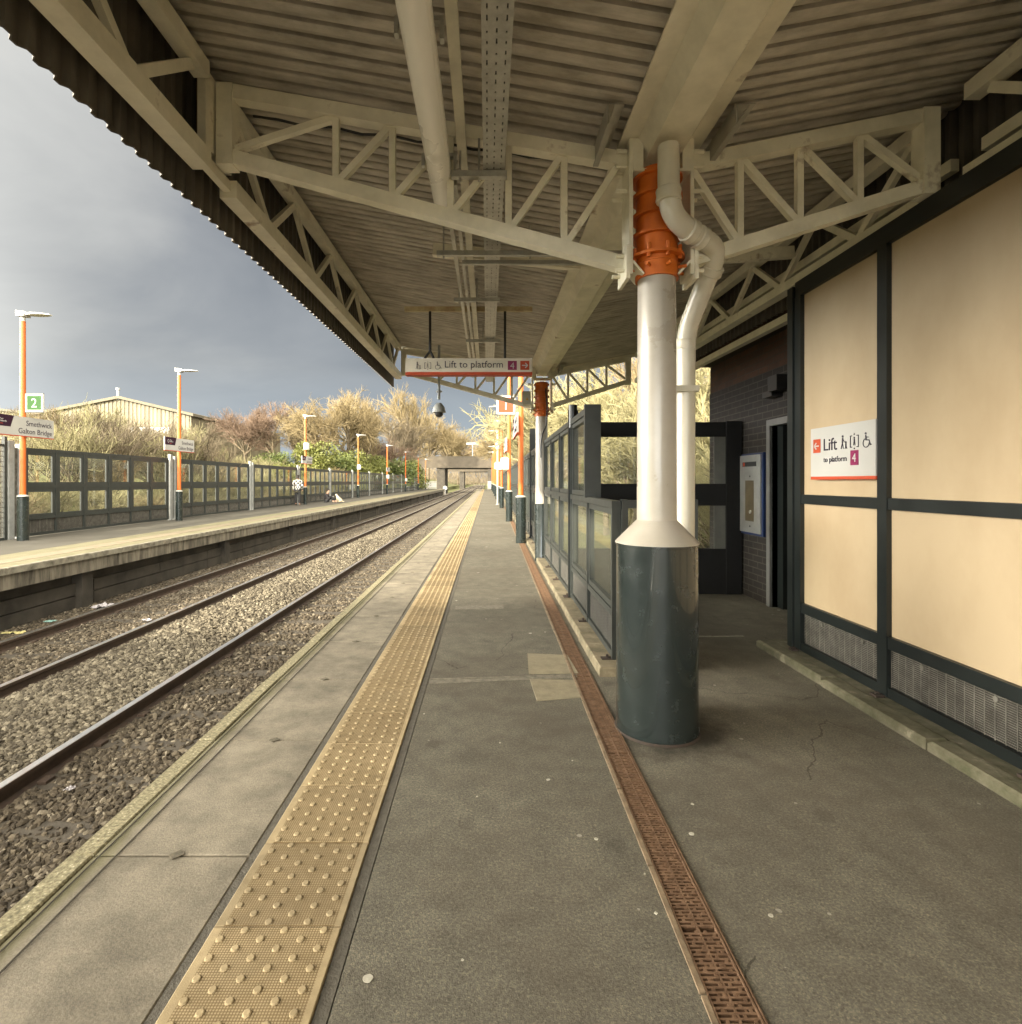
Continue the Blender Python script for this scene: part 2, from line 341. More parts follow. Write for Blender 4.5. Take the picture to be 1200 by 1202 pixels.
def make_paint_edge():
    m = M_('worn_edge_paint', (.34,.305,.185), (.10,.088,.05), rough=.85, scale=75, detail=7, c3=(.56,.52,.40), c3pos=.66); return m
def make_stone(name, stops):
    m = bpy.data.materials.new(name); m.use_nodes = True; N, L, b = nodes(m)
    g = N.new('ShaderNodeNewGeometry')
    c = ramp(N, L, g.outputs['Random Per Island'], stops)
    tc = N.new('ShaderNodeTexCoord')
    c = mix(N, L, .45, c, ramp(N, L, noise(N, L, tc.outputs['Object'], 60, 4), [(.3, (.55,.55,.55)), (.7, (1.35,1.3,1.25))]), 'MULTIPLY')
    c = mix(N, L, .5, c, ramp(N, L, noise(N, L, tc.outputs['Object'], .8, 4), [(.35, (.65,.62,.58)), (.65, (1.2,1.2,1.15))]), 'MULTIPLY')
    L.new(c, b.inputs['Base Color']); b.inputs['Roughness'].default_value = .9; b.inputs['Specular IOR Level'].default_value = .25
    return m
def make_trackbed():
    m = bpy.data.materials.new('ballast_bed'); m.use_nodes = True; N, L, b = nodes(m)
    tc = N.new('ShaderNodeTexCoord'); v = tc.outputs['Object']
    vo = N.new('ShaderNodeTexVoronoi'); vo.inputs['Scale'].default_value = 19; L.new(v, vo.inputs['Vector'])
    se = N.new('ShaderNodeSeparateColor'); L.new(vo.outputs['Color'], se.inputs[0])
    c = ramp(N, L, se.outputs[0], [(0, (.10,.085,.06)), (.5, (.20,.17,.125)), (1, (.34,.30,.235))])
    c = mix(N, L, .85, c, ramp(N, L, vo.outputs['Distance'], [(.2, (1.1,1.1,1.1)), (.65, (.25,.24,.22))]), 'MULTIPLY')
    c = mix(N, L, .6, c, ramp(N, L, noise(N, L, v, .7, 5), [(.35, (.6,.55,.5)), (.65, (1.2,1.2,1.15))]), 'MULTIPLY')
    sp = N.new('ShaderNodeSeparateXYZ'); L.new(v, sp.inputs[0])
    L.new(c, b.inputs['Base Color']); b.inputs['Roughness'].default_value = .95
    h = mth(N, L, 'MULTIPLY', vo.outputs['Distance'], -1)
    bp = N.new('ShaderNodeBump'); bp.inputs['Strength'].default_value = .9; bp.inputs['Distance'].default_value = .03; L.new(h, bp.inputs['Height']); L.new(bp.outputs[0], b.inputs['Normal'])
    return m
asphalt = make_asphalt(); slab = make_slab(); tactile = make_tactile(); glass = make_glass(); edge_paint = make_paint_edge()
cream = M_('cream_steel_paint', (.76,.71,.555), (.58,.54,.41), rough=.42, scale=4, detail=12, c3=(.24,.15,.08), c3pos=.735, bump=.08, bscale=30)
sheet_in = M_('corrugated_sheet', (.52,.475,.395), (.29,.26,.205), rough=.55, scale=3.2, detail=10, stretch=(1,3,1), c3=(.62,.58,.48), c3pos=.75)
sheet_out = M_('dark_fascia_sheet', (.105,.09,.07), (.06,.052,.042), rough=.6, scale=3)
dark = M_('dark_green_grey_paint', (.010,.0135,.013), (.007,.009,.009), rough=.35, scale=4, detail=8, spec=.5)
fencep = M_('fence_grey_paint', (.034,.039,.036), (.022,.026,.024), rough=.45, scale=5, detail=8)
basep = M_('column_base_paint', (.0150,.0215,.0205), (.010,.0155,.015), rough=.24, scale=14, detail=12, c3=(.038,.044,.040), c3pos=.80, coat=.5)
white = M_('white_gloss_paint', (.44,.405,.345), (.37,.335,.275), rough=.28, scale=3, detail=8, coat=.3)
pvc = M_('cream_plastic_pipe', (.60,.56,.45), (.53,.49,.39), rough=.3, scale=4)
orange = M_('orange_paint', (.62,.15,.014), (.48,.10,.01), rough=.45, scale=6, detail=8)
orange_post = M_('orange_post_paint', (.52,.12,.015), (.45,.10,.012), rough=.45, scale=4)
galv = M_('galvanised_steel', (.46,.45,.40), (.34,.33,.29), rough=.42, metal=.75, scale=14, detail=6)
alum = M_('luminaire_aluminium', (.88,.85,.78), (.84,.81,.73), rough=.28, metal=.1, scale=.6)
greypaint = M_('grey_post_paint', (.32,.33,.32), (.25,.26,.25), rough=.5)
board = M_('beige_boarding', (.425,.335,.215), (.345,.262,.16), rough=.55, scale=1.1, detail=11, stretch=(1,1,.6), bump=.03, bscale=14, spec=.3)
black = M_('black_metal', (.02,.02,.02), (.012,.012,.012), rough=.45)
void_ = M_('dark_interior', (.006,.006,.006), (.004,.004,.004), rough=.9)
signwhite = M_('sign_white', (.43,.425,.40), (.40,.395,.37), rough=.55, scale=2, spec=.2)
signred = M_('sign_orange_red', (.42,.065,.028), (.38,.06,.025), rough=.55, scale=2, spec=.2)
signpurple = M_('sign_purple', (.22,.012,.075), (.20,.01,.065), rough=.4, scale=2)
signplum = M_('sign_plum', (.030,.009,.022), (.026,.008,.020), rough=.6, scale=2, spec=.2)
signgreen = M_('sign_green', (.022,.080,.016), (.02,.07,.014), rough=.6, scale=2, spec=.2)
signnavy = M_('sign_dark_text', (.025,.018,.035), (.022,.016,.03), rough=.5, scale=2)
bluep = M_('blue_surround', (.008,.022,.085), (.007,.018,.07), rough=.4)
steelpanel = M_('brushed_steel', (.38,.38,.365), (.31,.31,.30), rough=.35, metal=.5, scale=8)
yellow = M_('warning_yellow', (.75,.50,.02), (.7,.45,.02), rough=.5)
rust = M_('rusty_iron', (.185,.112,.066), (.105,.060,.034), rough=.75, scale=22, detail=8, c3=(.21,.13,.09), c3pos=.75, bump=.3, bscale=120, spec=.35)
darkrust = M_('dark_rust', (.045,.030,.021), (.022,.016,.012), rough=.85, scale=30, detail=8)
concrete = M_('weathered_concrete', (.34,.31,.235), (.17,.15,.105), rough=.9, scale=4, detail=9, bump=.4, bscale=40, c3=(.44,.40,.31), c3pos=.72)
kerbc = M_('kerb_concrete', (.22,.185,.12), (.10,.088,.052), rough=.9, scale=7, detail=10, bump=.5, bscale=35, c3=(.30,.26,.175), c3pos=.72)
edgeconc = M_('platform_edge_concrete', (.24,.215,.165), (.045,.04,.03), rough=.9, scale=3.2, detail=9, stretch=(1,2.2,.35), bump=.3)
darkconc = M_('sooty_concrete', (.075,.066,.052), (.032,.028,.022), rough=.9, scale=2, detail=8, bump=.3)
sleeperm = M_('old_sleeper', (.085,.072,.054), (.05,.042,.032), rough=.9, scale=5, detail=8, bump=.4)
railtop = M_('polished_rail', (.92,.91,.88), (.84,.82,.78), rough=.33, metal=1, scale=10)
railside = M_('rusty_rail_web', (.075,.05,.035), (.045,.03,.022), rough=.7, scale=12)
brickdark = make_brick('dark_brick', (.013,.009,.0065), (.008,.006,.0045), (.042,.036,.029))
brickred = make_brick('red_brick', (.065,.024,.009), (.04,.016,.008), (.035,.025,.016))
opp_tac = M_('far_warning_strip', (.24,.20,.135), (.18,.15,.10), rough=.85, scale=5, detail=8)

# ------------------------------------------------------------------ ground, track bed, platforms
PX = -1.55     # near platform edge
g = MB()
gx = [-400,-120,-60,-30,-16,-14.5,-12.0,-11.9]; gz = [2,4,5,3.0,.6,-.1,-.35,-1.25]
gx2 = [-11.9, 1.4, 1.45, 4, 7, 14, 30, 90, 400]; gz2 = [-1.25,-1.25,-.9,-.7,-.4,.6,2,3,2]
xs = gx+gx2[1:]; zs = gz+gz2[1:]
ysr = [-400,-60,-20,0,20,40,70,100,140,200,400,900]
for j in range(len(ysr)):
    for i in range(len(xs)): g.v.append((xs[i], ysr[j], zs[i] + (random.uniform(-.15,.15) if abs(xs[i]+5) > 12 else 0)))
n_ = len(xs)
for j in range(len(ysr)-1):
    for i in range(n_-1):
        g.f.append((j*n_+i, j*n_+i+1, (j+1)*n_+i+1, (j+1)*n_+i)); g.mi.append(0)
earth = M_('rough_grass_earth', (.15,.155,.05), (.085,.09,.03), rough=.95, scale=1.5, detail=9, c3=(.22,.19,.09), c3pos=.75, bump=.6, bscale=5)
struct(g, 'ground', earth)
tb = MB(); prof = [(-8.3,-1.10),(-7.7,-1.085),(-7.0,-1.06),(-5.5,-1.06),(-5.2,-1.02),(-4.6,-.975),(-4.0,-1.02),(-3.69,-1.06),(-2.25,-1.07),(-1.2,-1.09)]
for j, y in enumerate([-25, 400]):
    for x, z in prof: tb.v.append((x, y, z))
k = len(prof); tb.f += [(i, i+1, k+i+1, k+i) for i in range(k-1)]; tb.mi += [0]*(k-1)
struct(tb, 'track_bed', make_trackbed())
def bedz(x): return np.interp(x, [p[0] for p in prof], [p[1] for p in prof])
# near platform body + surface
pb = MB(); pb.box(-1.46, 3.6, -14, 8.4, -1.3, -.10); pb.box(-1.46, 1.3, 8.4, 97, -1.3, -.10)
struct(pb, 'platform_base', darkconc)
ps = MB()
def skbox(mb, xl0, xl1, xr0, xr1, ya, yb, z0, z1):
    mb._add([(xl0,ya,z0),(xr0,ya,z0),(xr1,yb,z0),(xl1,yb,z0),(xl0,ya,z1),(xr0,ya,z1),(xr1,yb,z1),(xl1,yb,z1)], [(0,3,2,1),(4,5,6,7),(0,1,5,4),(1,2,6,5),(2,3,7,6),(3,0,4,7)])
dk_ = .0115
skbox(ps, -.409, -.409, .5755-dk_*14, .5755+dk_*30, -14, 30, -.10, 0)
skbox(ps, .7015-dk_*14, .7015+dk_*8.4, 3.6, 3.6, -14, 8.4, -.10, 0); skbox(ps, .7015+dk_*8.4, .7015+dk_*30, 1.3, 1.3, 8.4, 30, -.10, 0)
ps.box(-.409, 1.3, 30, 97, -.10, 0)
struct(ps, 'platform_surface', asphalt)
sr = MB(); sr.box(-.882, -.852, -14, 97, -.10, -.003); sr.box(-.452, -.4135, -14, 97, -.10, -.002); sr.box(-.4125, -.409, -14, 97, -.1, -.010)
struct(sr, 'platform_filler_strip', M_('filler_asphalt', (.115,.105,.084), (.08,.073,.058), rough=.9, scale=30, bump=.4, bscale=120))
se = MB(); y = 2.058-.915*16
while y < 97:
    h = .0+random.uniform(-.002,.002)
    b = random.uniform(.0045,.0075)
    se.cbox(-1.46, -.884, y+b, y+.915-b, -.10, h, .004)
    y += .915
o = struct(se, 'platform_edge_slabs', slab)
gr = MB(); gr.box(-1.4385,-1.4330,-14,97,.0022,.0040); gr.box(-1.3775,-1.3715,-14,97,.0022,.0040)
struct(gr, 'platform_edge_grooves', M_('groove_dirt', (.05,.042,.03), (.035,.03,.02), rough=.95))
ep = MB(); y = 2.058-.915*16
while y < 97:
    ep.cbox(PX, -1.464, y+.003, y+.912, -.10, .003+random.uniform(-.002,.003), .006); y += .915
struct(ep, 'platform_edge_paint', edge_paint)
# lifting sockets at every second slab joint
ls = MB()
for i in range(0, 14):
    yy = 2.058+.915*i; cx = -1.155+random.uniform(-.02,.02); r_ = .028
    ls.poly([(cx-r_,yy-.004),(cx,yy-.026),(cx+r_,yy+.004),(cx+.003,yy+.026)], 'z', .001, .0045)
struct(ls, 'slab_lifting_sockets', M_('socket_mortar', (.16,.14,.10), (.08,.07,.05), rough=.95, scale=50))
# tactile paving: tiles with real blisters
tt = MB(); y0 = .1235+.40*-34
y = y0
while y < 97:
    tt.cbox(-.850, -.454, y+.0018, y+.3982, -.05, .005, .003); y += .40
TV = [np.array(tt.v)]; TF = list(tt.f)
prof_b = [(.0125,.0048),(.0112,.0078),(.0085,.0092)]
nb = 10
def blisters(y_from, y_to):
    vv = []; ff = []; o = 0
    ring = [(math.cos(2*PI*k/nb), math.sin(2*PI*k/nb)) for k in range(nb)]
    t0 = y0
    while t0 < y_to:
        if t0+.4 > y_from:
            for r in range(12):
                for c in range(3):
                    cx = -.850+.042 + c*.122 + (.061 if r % 2 else 0) ; cy = t0+.0165+r*.0334
                    for (rad, z) in prof_b:
                        for a, b in ring: vv.append((cx+rad*a, cy+rad*b*1.1, z))
                    for l in range(2):
                        for k in range(nb): ff.append((o+l*nb+k, o+l*nb+(k+1)%nb, o+(l+1)*nb+(k+1)%nb, o+(l+1)*nb+k))
                    ff.append(tuple(o+2*nb+k for k in range(nb)))
                    o += 3*nb
        t0 += .4
    return vv, ff
bv, bf = blisters(.6, 26)
base = len(tt.v); tt.v += bv; tt.f += [tuple(i+base for i in f) for f in bf]; tt.mi += [0]*len(bf)
struct(tt, 'tactile_paving', tactile)
def blob(cx, cy, rx, ry, seed, n=26):
    r = random.Random(seed); ph = [r.uniform(0,6.28) for _ in range(4)]
    return [(cx+rx*math.cos(t)*(1+.25*math.sin(3*t+ph[0])+.16*math.sin(7*t+ph[1])+.1*math.sin(11*t+ph[2])),
             cy+ry*math.sin(t)*(1+.22*math.sin(4*t+ph[3])+.15*math.sin(9*t+ph[1]))) for t in [2*PI*i/n for i in range(n)]]
# repairs in the asphalt
rp = MB()
rp.poly([(.30,3.99),(.66,4.0),(.64,4.42),(.325,4.46)], 'z', .0, .005)
rp.poly([(.315,3.50),(.615,3.56),(.63,3.86),(.30,3.88)], 'z', .0, .005)
struct(rp, 'asphalt_repair_patches', M_('pale_repair', (.27,.235,.155), (.19,.165,.11), rough=.9, scale=9, detail=8, bump=.4, bscale=90))
cj = MB()
cj.poly([(-.40,3.875),(.645,3.965),(.645,3.98),(-.40,3.89)], 'z', .0, .0055)
cj.poly([(-.40,3.80),(.64,3.92),(.64,3.955),(-.40,3.862)], 'z', .0, .003)
cj.poly([(1.2,4.93),(2.3,4.96),(2.3,4.99),(1.2,4.965)], 'z', .0, .004)
cj.poly([(-.35,6.0),(.18,6.04),(.18,6.22),(-.35,6.16)], 'z', .0, .003)
gm_ = MB()
for i, (px_, py_, r_) in enumerate(((432,1149,.013),(543,1127,.006),(813,944,.010),(812,979,.009),(587,872,.008),(672,893,.006),(700,985,.007),(560,935,.005),(757,1026,.006),(905,1075,.007),(770,1072,.009),(640,742,.010),(536,705,.010),(498,838,.008))):
    D_ = 650*1.39/(py_-565); gm_.poly([((px_-572)*D_/650+(x_)*.45, D_+(y_)*.45) for x_, y_ in blob(0, 0, r_*1.3, r_*1.3, 40+i, 26)] if i % 3 else [((px_-572)*D_/650+r_*1.1*math.cos(t_*.35)*(1+.06*math.sin(t_)), D_+r_*math.sin(t_*.35)*(1+.05*math.cos(t_*1.7))) for t_ in range(18)], 'z', .0, .0022)
struct(gm_, 'chewing_gum_spots', M_('old_gum', (.48,.46,.38), (.34,.32,.26), rough=.8, scale=40))
struct(cj, 'asphalt_seams', M_('seam_fill', (.21,.19,.145), (.11,.10,.078), rough=.92, scale=24, detail=8))
# dark irregular patches on the asphalt by the lamp
dm = M_('dark_asphalt', (.050,.047,.040), (.04,.037,.03), rough=.7, scale=20, bump=.3, bscale=120)
st = MB()
for i, (cx, cy, rx, ry) in enumerate(((.5,11.2,.12,1.1),(.36,12.6,.16,1.0),(.18,14.4,.18,1.6),(.52,9.6,.09,.7),(-.02,17.5,.14,1.8),(.45,16,.12,1.3),(.3,21,.2,2.5))):
    st.poly(blob(cx,cy,rx,ry,i), 'z', .0, .0035)


# far platform
OX = -7.68
fp = MB(); fp.box(-12.2, -8.10, -14, 100, -1.3, -.06)
struct(fp, 'far_platform_base', darkconc)
fs = MB(); fs.box(-12.2, -9.15, -14, 100, -.06, 0)
struct(fs, 'far_platform_surface', M_('far_asphalt', (.095,.088,.07), (.07,.064,.05), rough=.9, scale=1.2, detail=8))
ft = MB(); y = -14
while y < 100:
    ft.cbox(-8.55,-8.16,y+.003,y+.397,-.06,.004,.004); y += .4
y = -14
struct(ft, 'far_tactile_strip', opp_tac)
fe = MB()
while y < 100:
    fe.cbox(-9.15,-8.57,y+.003,y+.912,-.06,.0,.004); fe.cbox(-8.14,-7.78,y+.003,y+.912,-.10,.002,.004); y += .915
struct(fe, 'far_platform_slabs', slab)
fl = MB(); y = -14
while y < 100:
    fl.cbox(OX-.10, OX, y+.004, y+.911, -.105, .004+random.uniform(-.004,.004), .01); y += .915
struct(fl, 'far_platform_nosing', M_('pale_nosing', (.29,.27,.21), (.12,.108,.08), rough=.85, scale=7, detail=9))
ff_ = MB(); y = -14
while y < 100:
    ff_.box(OX-.22, OX-.05, y+.006, y+1.82, -.36, -.107); y += 1.83
struct(ff_, 'far_platform_edge_beam', edgeconc)
fw = MB(); y = -14
while y < 100:
    for z0, z1 in ((-.83,-.60),(-1.08,-.85)): fw.box(-8.098,-8.03, y+.01, y+2.28, z0, z1)
    y += 2.3
y = -14+1.2
while y < 100:
    fw.box(-8.095,-7.90,y,y+.3,-1.1,-.362); y += 5.9
struct(fw, 'far_platform_wall', darkconc)

# ------------------------------------------------------------------ rails, sleepers, ballast stones
def rail_track(x0, x1, label, first):
    t = thing('rail_track', label, 'railway track', ((x0+x1)/2, 0, -1.07), 'tracks between the platforms')
    for x in (x0, x1):
        r = MB(); pf = [(-.07,-1.075),(.07,-1.075),(.07,-1.062),(.012,-1.04),(.01,-.965),(.036,-.950),(.036,-.921),(-.036,-.921),(-.036,-.950),(-.01,-.965),(-.012,-1.04),(-.07,-1.062)]
        r.m = 0; r.poly([(x+a, z) for a, z in pf], 'y', -20, 260)
        r.m = 1; r.box(x-.033, x+.033, -20, 260, -.921, -.915)
        r.build('rail', [railside, railtop], t)
    rest = MB()
    proto = None
    for i in range(300):
        y = first+.64*i
        if y > 110: break
        if i < 60:
            if proto is None:
                s = MB(); s.cbox(x0-.53, x1+.53, y-.13, y+.13, -1.2, -1.058, .015); proto = s.build('sleeper', sleeperm, t); py0 = y
            else:
                c = proto.copy(); c.location = Vector(proto.location)+Vector((0, y-py0, random.uniform(-.006,.006))); col.objects.link(c); c.parent = t
        else: rest.box(x0-.53, x1+.53, y-.13, y+.13, -1.2, -1.058)
    rr = rest.build('sleepers', sleeperm, t); rr['kind'] = 'stuff'
    cl = MB()
    for i in range(60):
        y = first+.64*i
        for x in (x0, x1):
            for s_ in (-1, 1): cl.box(x+s_*.10-.035, x+s_*.10+.035, y-.05, y+.05, -1.063, -1.03)
    cc = cl.build('rail_clips', railside, t); cc['kind'] = 'stuff'
rail_track(-6.98, -5.49, 'far railway track running beside platform 2 with dull rusty rails', 2.0)
rail_track(-3.69, -2.23, 'near railway track beside the platform edge with a shiny rail', 1.95)
def stones(name, n, xr, yr, size, mat, dens=None, lift=.0):
    phi = (1+5**.5)/2
    ico = np.array([(-1,phi,0),(1,phi,0),(-1,-phi,0),(1,-phi,0),(0,-1,phi),(0,1,phi),(0,-1,-phi),(0,1,-phi),(phi,0,-1),(phi,0,1),(-phi,0,-1),(-phi,0,1)], float); ico /= np.linalg.norm(ico[0])
    F = np.array([(0,11,5),(0,5,1),(0,1,7),(0,7,10),(0,10,11),(1,5,9),(5,11,4),(11,10,2),(10,7,6),(7,1,8),(3,9,4),(3,4,2),(3,2,6),(3,6,8),(3,8,9),(4,9,5),(2,4,11),(6,2,10),(8,6,7),(9,8,1)])
    u = rng.random(n); ys = 1/(1/yr[0] + u*(1/yr[1]-1/yr[0]))      # denser near the camera
    xs_ = rng.uniform(*xr, n)
    if dens is not None:
        k = rng.random(n) < dens(xs_, ys); xs_ = xs_[k]; ys = ys[k]; n = len(xs_)
    s = rng.uniform(*size, n)
    V = ico[None]*rng.uniform(.72,1.18,(n,12,1))
    V *= np.stack([rng.uniform(.8,1.35,n), rng.uniform(.6,1.0,n), rng.uniform(.5,.85,n)],1)[:,None,:]
    a = rng.uniform(0,2*PI,n); b = rng.normal(0,.5,n)
    ca,sa,cb,sb = np.cos(a),np.sin(a),np.cos(b),np.sin(b)
    x = V[...,0]*cb[:,None]+V[...,2]*sb[:,None]; z = -V[...,0]*sb[:,None]+V[...,2]*cb[:,None]; y = V[...,1]
    V = np.stack([x*ca[:,None]-y*sa[:,None], x*sa[:,None]+y*ca[:,None], z],2)*s[:,None,None]
    V += np.stack([xs_, ys, bedz(xs_)+rng.uniform(-.3,.55,n)*s+lift],1)[:,None,:]
    Fa = (F[None]+12*np.arange(n)[:,None,None]).reshape(-1,3)
    o = fast_mesh(name, V.reshape(-1,3), Fa, mat); return o
pale_st = make_stone('pale_ballast', [(0,(.055,.048,.036)),(.35,(.105,.092,.070)),(.7,(.155,.137,.103)),(1,(.25,.225,.172))])
brown_st = make_stone('brown_ballast', [(0,(.048,.040,.030)),(.5,(.092,.077,.057)),(.85,(.145,.122,.09)),(1,(.25,.222,.17))])
def dens_b(x, y):
    ph = np.abs(((y-1.95+.32) % .64)-.32)          # sleepers stay partly bare
    onr = np.minimum(np.abs(x+3.69), np.abs(x+2.23)) < .09
    return np.where(onr, 0, np.where(ph < .13, .22, 1.0))
def dens_a(x, y):
    ph = np.abs(((y-2.0+.32) % .64)-.32); onr = np.minimum(np.abs(x+6.98), np.abs(x+5.49)) < .09
    return np.where(onr, 0, np.where(ph < .13, .3, .9))
tag(stones('pale_ballast', 30000, (-5.38,-3.80), (3.2,34), (.024,.042), pale_st), 'loose pale ballast stones heaped between the two tracks', 'ballast', kind='stuff')
tag(stones('brown_ballast', 34000, (-3.75,-1.6), (3.0,30), (.018,.038), brown_st, dens_b), 'brown ballast stones under the near track beside the platform', 'ballast', kind='stuff')
tag(stones('dirty_ballast', 20000, (-8.0,-5.4), (6.0,36), (.018,.036), brown_st, dens_a), 'dirty ballast stones under the far track', 'ballast', kind='stuff')

# litter
def crumple(name, label, cat, c, sx, sy, sz, mat, seed):
    r = random.Random(seed); m = MB(); n = 9; k = 6
    for j in range(k):
        for i in range(n):
            x = (i/(n-1)-.5)*sx; y = (j/(k-1)-.5)*sy
            m.v.append((c[0]+x+r.uniform(-.01,.01), c[1]+y+r.uniform(-.01,.01), c[2]+abs(r.gauss(0,1))*sz*.5*(1-abs(2*i/(n-1)-1)*.6)))
    for j in range(k-1):
        for i in range(n-1): m.f.append((j*n+i, j*n+i+1, (j+1)*n+i+1, (j+1)*n+i)); m.mi.append(0)
    o = m.build(name, mat, loc=c); tag(o, label, cat); return o
bagm = M_('pale_plastic', (.45,.43,.44), (.33,.31,.33), rough=.5)
crumple('plastic_bag', 'crumpled whitish plastic bag lying beside the far rail', 'plastic bag', (-7.45, 10.75, -1.05), .42, .26, .11, bagm, 1)
crumple('litter_wrapper', 'flattened yellow wrapper on the ballast by the far platform wall', 'litter', (-7.66, 8.95, -1.06), .34, .12, .03, M_('faded_yellow_plastic', (.62,.56,.25), (.5,.45,.2)), 2)
crumple('litter_wrapper', 'small teal wrapper near the crumpled bag', 'litter', (-7.62, 9.65, -1.05), .16, .12, .03, M_('teal_plastic', (.25,.42,.38), (.2,.36,.33)), 3)
crumple('litter_wrapper', 'long white scrap lying on the stones at the left picture edge', 'litter', (-7.5, 8.25, -1.05), .36, .10, .03, bagm, 4)
crumple('litter_wrapper', 'white paper scrap lying between the far rails', 'litter', (-5.9, 9.6, -1.02), .16, .10, .04, bagm, 5)
crumple('litter_wrapper', 'tiny white lump on the brown ballast below the near rail', 'litter', at(82,928,4.3)[:2]+(-1.0,), .06, .05, .03, bagm, 6)

# ------------------------------------------------------------------ drain, kerbs
dx0 = lambda y: .562+.0115*y
dr = thing('drainage_channel', 'long rusty slotted drain channel running along the platform asphalt', 'drain', (.6,0,0))
def skew(mb):   # shift x with y so that the channel drifts right
    mb.v = [(x+.0115*y, y, z) for x, y, z in mb.v]; return mb
a = MB(); a.box(.5765,.7005,-14,30,-.09,-.030); skew(a).build('channel', void_, dr)
a = MB()
for x0,x1,zz in ((.5765,.5815,.006),(.687,.692,.006),(.692,.6965,.001),(.6965,.7008,.006)): a.box(x0,x1,-14,30,-.03,zz)
skew(a).build('frame', rust, dr)
a = MB(); y = -14
while y < 30:
    a.box(.559+random.uniform(-.002,.002),.5745,y,y+.49,.0,.007); y += .5
skew(a).build('edging', M_('ochre_mortar', (.25,.185,.115), (.13,.095,.06), rough=.9, scale=14, detail=8, bump=.4), dr)
a = MB(); y = .9; i = 0
a.box(.6315,.6375,.9,30,-.02,.0035)
while y < 16:
    gap = any(abs(y-q) < .010 for q in (1.71, 3.93, 2.82, 5.04, 6.15))
    if not gap:
        a.box(.582,.6315,y,y+.0062,-.015,.004); a.box(.6375,.6868,y,y+.0062,-.015,.004)
        a.box(.620 if i % 2 else .596, (.620 if i % 2 else .596)+.010, y+.0062, y+.015, -.012, .003)
        a.box(.648 if i % 2 else .670, (.648 if i % 2 else .670)+.009, y+.0062, y+.015, -.012, .003)
        if i % 3 == 0: a.box(.605,.612,y+.0062,y+.015,-.012,.002); a.box(.659,.665,y+.0062,y+.015,-.012,.002)
    y += .015 ; i += 1
y = 16
while y < 30: a.box(.5825,.6865,y,y+.03,-.015,.004); y += .05
skew(a).build('grate', rust, dr)
k1 = MB(); y = 3.93
def fx(y): return .955+.0105*(y-4)
while y < 96:
    l = .92; k1.cbox(fx(y)-.155, fx(y)+.16, y+.004, y+l-.004, 0, .065+random.uniform(-.004,.004), .012); y += l
struct(k1, 'fence_kerb', kerbc)
k2 = MB(); y = -8; 
while y < 4.6:
    k2.cbox(2.27-.008*y*0+random.uniform(-.004,.004), 2.395, y+.004, y+.9, 0, .055+random.uniform(-.004,.004), .014); y += .905
k2.box(2.395, 2.75, -8, 4.72, .0, .047)
struct(k2, 'screen_kerb', M_('mossy_kerb', (.13,.118,.078), (.055,.056,.026), rough=.9, scale=9, detail=10, bump=.5, bscale=35, c3=(.22,.20,.14), c3pos=.68))

# ------------------------------------------------------------------ canopy
cy = lambda x: 0
def dz(y): return .014*(y-3.2)
canopy = thing('station_canopy', 'cream steel platform canopy with corrugated roof, trusses and deep dark fascia', 'canopy', (.96, 3.2, 3.2))
YA, YB = -4.4, 9.95
def corr(x0, z0, x1, z1, ya, yb, pitch, depth, th=.006):
    m = MB(); n = int((yb-ya)/pitch); prof_ = []
    for i in range(n):
        for f, h in ((0,0),(.10,-.10),(.34,-.14),(.58,-.10),(.70,0),(.74,.5),(.77,1),(.90,1),(.94,.5)): prof_.append((ya+(i+f)*pitch, h*depth))
    for y, h in prof_:
        for x, z in ((x0,z0),(x1,z1)): m.v.append((x, y, z+h+dz(y)))
    for y, h in prof_:
        for x, z in ((x0,z0),(x1,z1)): m.v.append((x, y, z+h+th+dz(y)))
    k = len(prof_); o = 2*k
    for i in range(k-1):
        m.f.append((2*i, 2*i+1, 2*i+3, 2*i+2)); m.f.append((o+2*i, o+2*i+2, o+2*i+3, o+2*i+1)); m.mi += [0,0]
    return m
corr(.80, 3.302, -1.66, 3.74, YA, YB, .098, .085).build('roof_sheet', sheet_in, canopy)
corr(1.14, 3.302, 2.78, 3.61, YA, YB, .098, .085).build('roof_sheet', sheet_in, canopy)
def lng(mb, x, z, w, h, ya=YA, yb=YB): mb.bar((x,ya,z+dz(ya)),(x,yb,z+dz(yb)),w,h); return mb
# top weather skin
a = MB(); 
for x0,z0,x1,z1 in ((.97,3.38,-1.74,3.86),(.97,3.38,2.86,3.72)):
    a.v += [(x0,YA,z0+dz(YA)),(x1,YA,z1+dz(YA)),(x1,YB,z1+dz(YB)),(x0,YB,z0+dz(YB)),(x0,YA,z0+.02+dz(YA)),(x1,YA,z1+.02+dz(YA)),(x1,YB,z1+.02+dz(YB)),(x0,YB,z0+.02+dz(YB))]
    q = len(a.v)-8; a.f += [(q+0,q+1,q+2,q+3),(q+4,q+7,q+6,q+5),(q,q+4,q+5,q+1),(q+1,q+5,q+6,q+2),(q+2,q+6,q+7,q+3),(q+3,q+7,q+4,q)]; a.mi += [0]*6
a.build('roof_skin', sheet_out, canopy)
# centre gutter beam
a = MB(); pf = [(.735,3.285),(.735,3.272),(.83,3.272),(.885,3.185),(1.06,3.185),(1.115,3.272),(1.20,3.272),(1.20,3.285),(1.12,3.30),(.82,3.30)]
pts = pf
n = len(pf)
for y in (YA, YB):
    for x, z in pf: a.v.append((x, y, z+dz(y)))
a.f += [tuple(range(n)), tuple(range(2*n-1,n-1,-1))]+[(i,n+i,n+(i+1)%n,(i+1)%n) for i in range(n)]; a.mi += [0]*(n+2)
a.build('gutter_beam', cream, canopy)
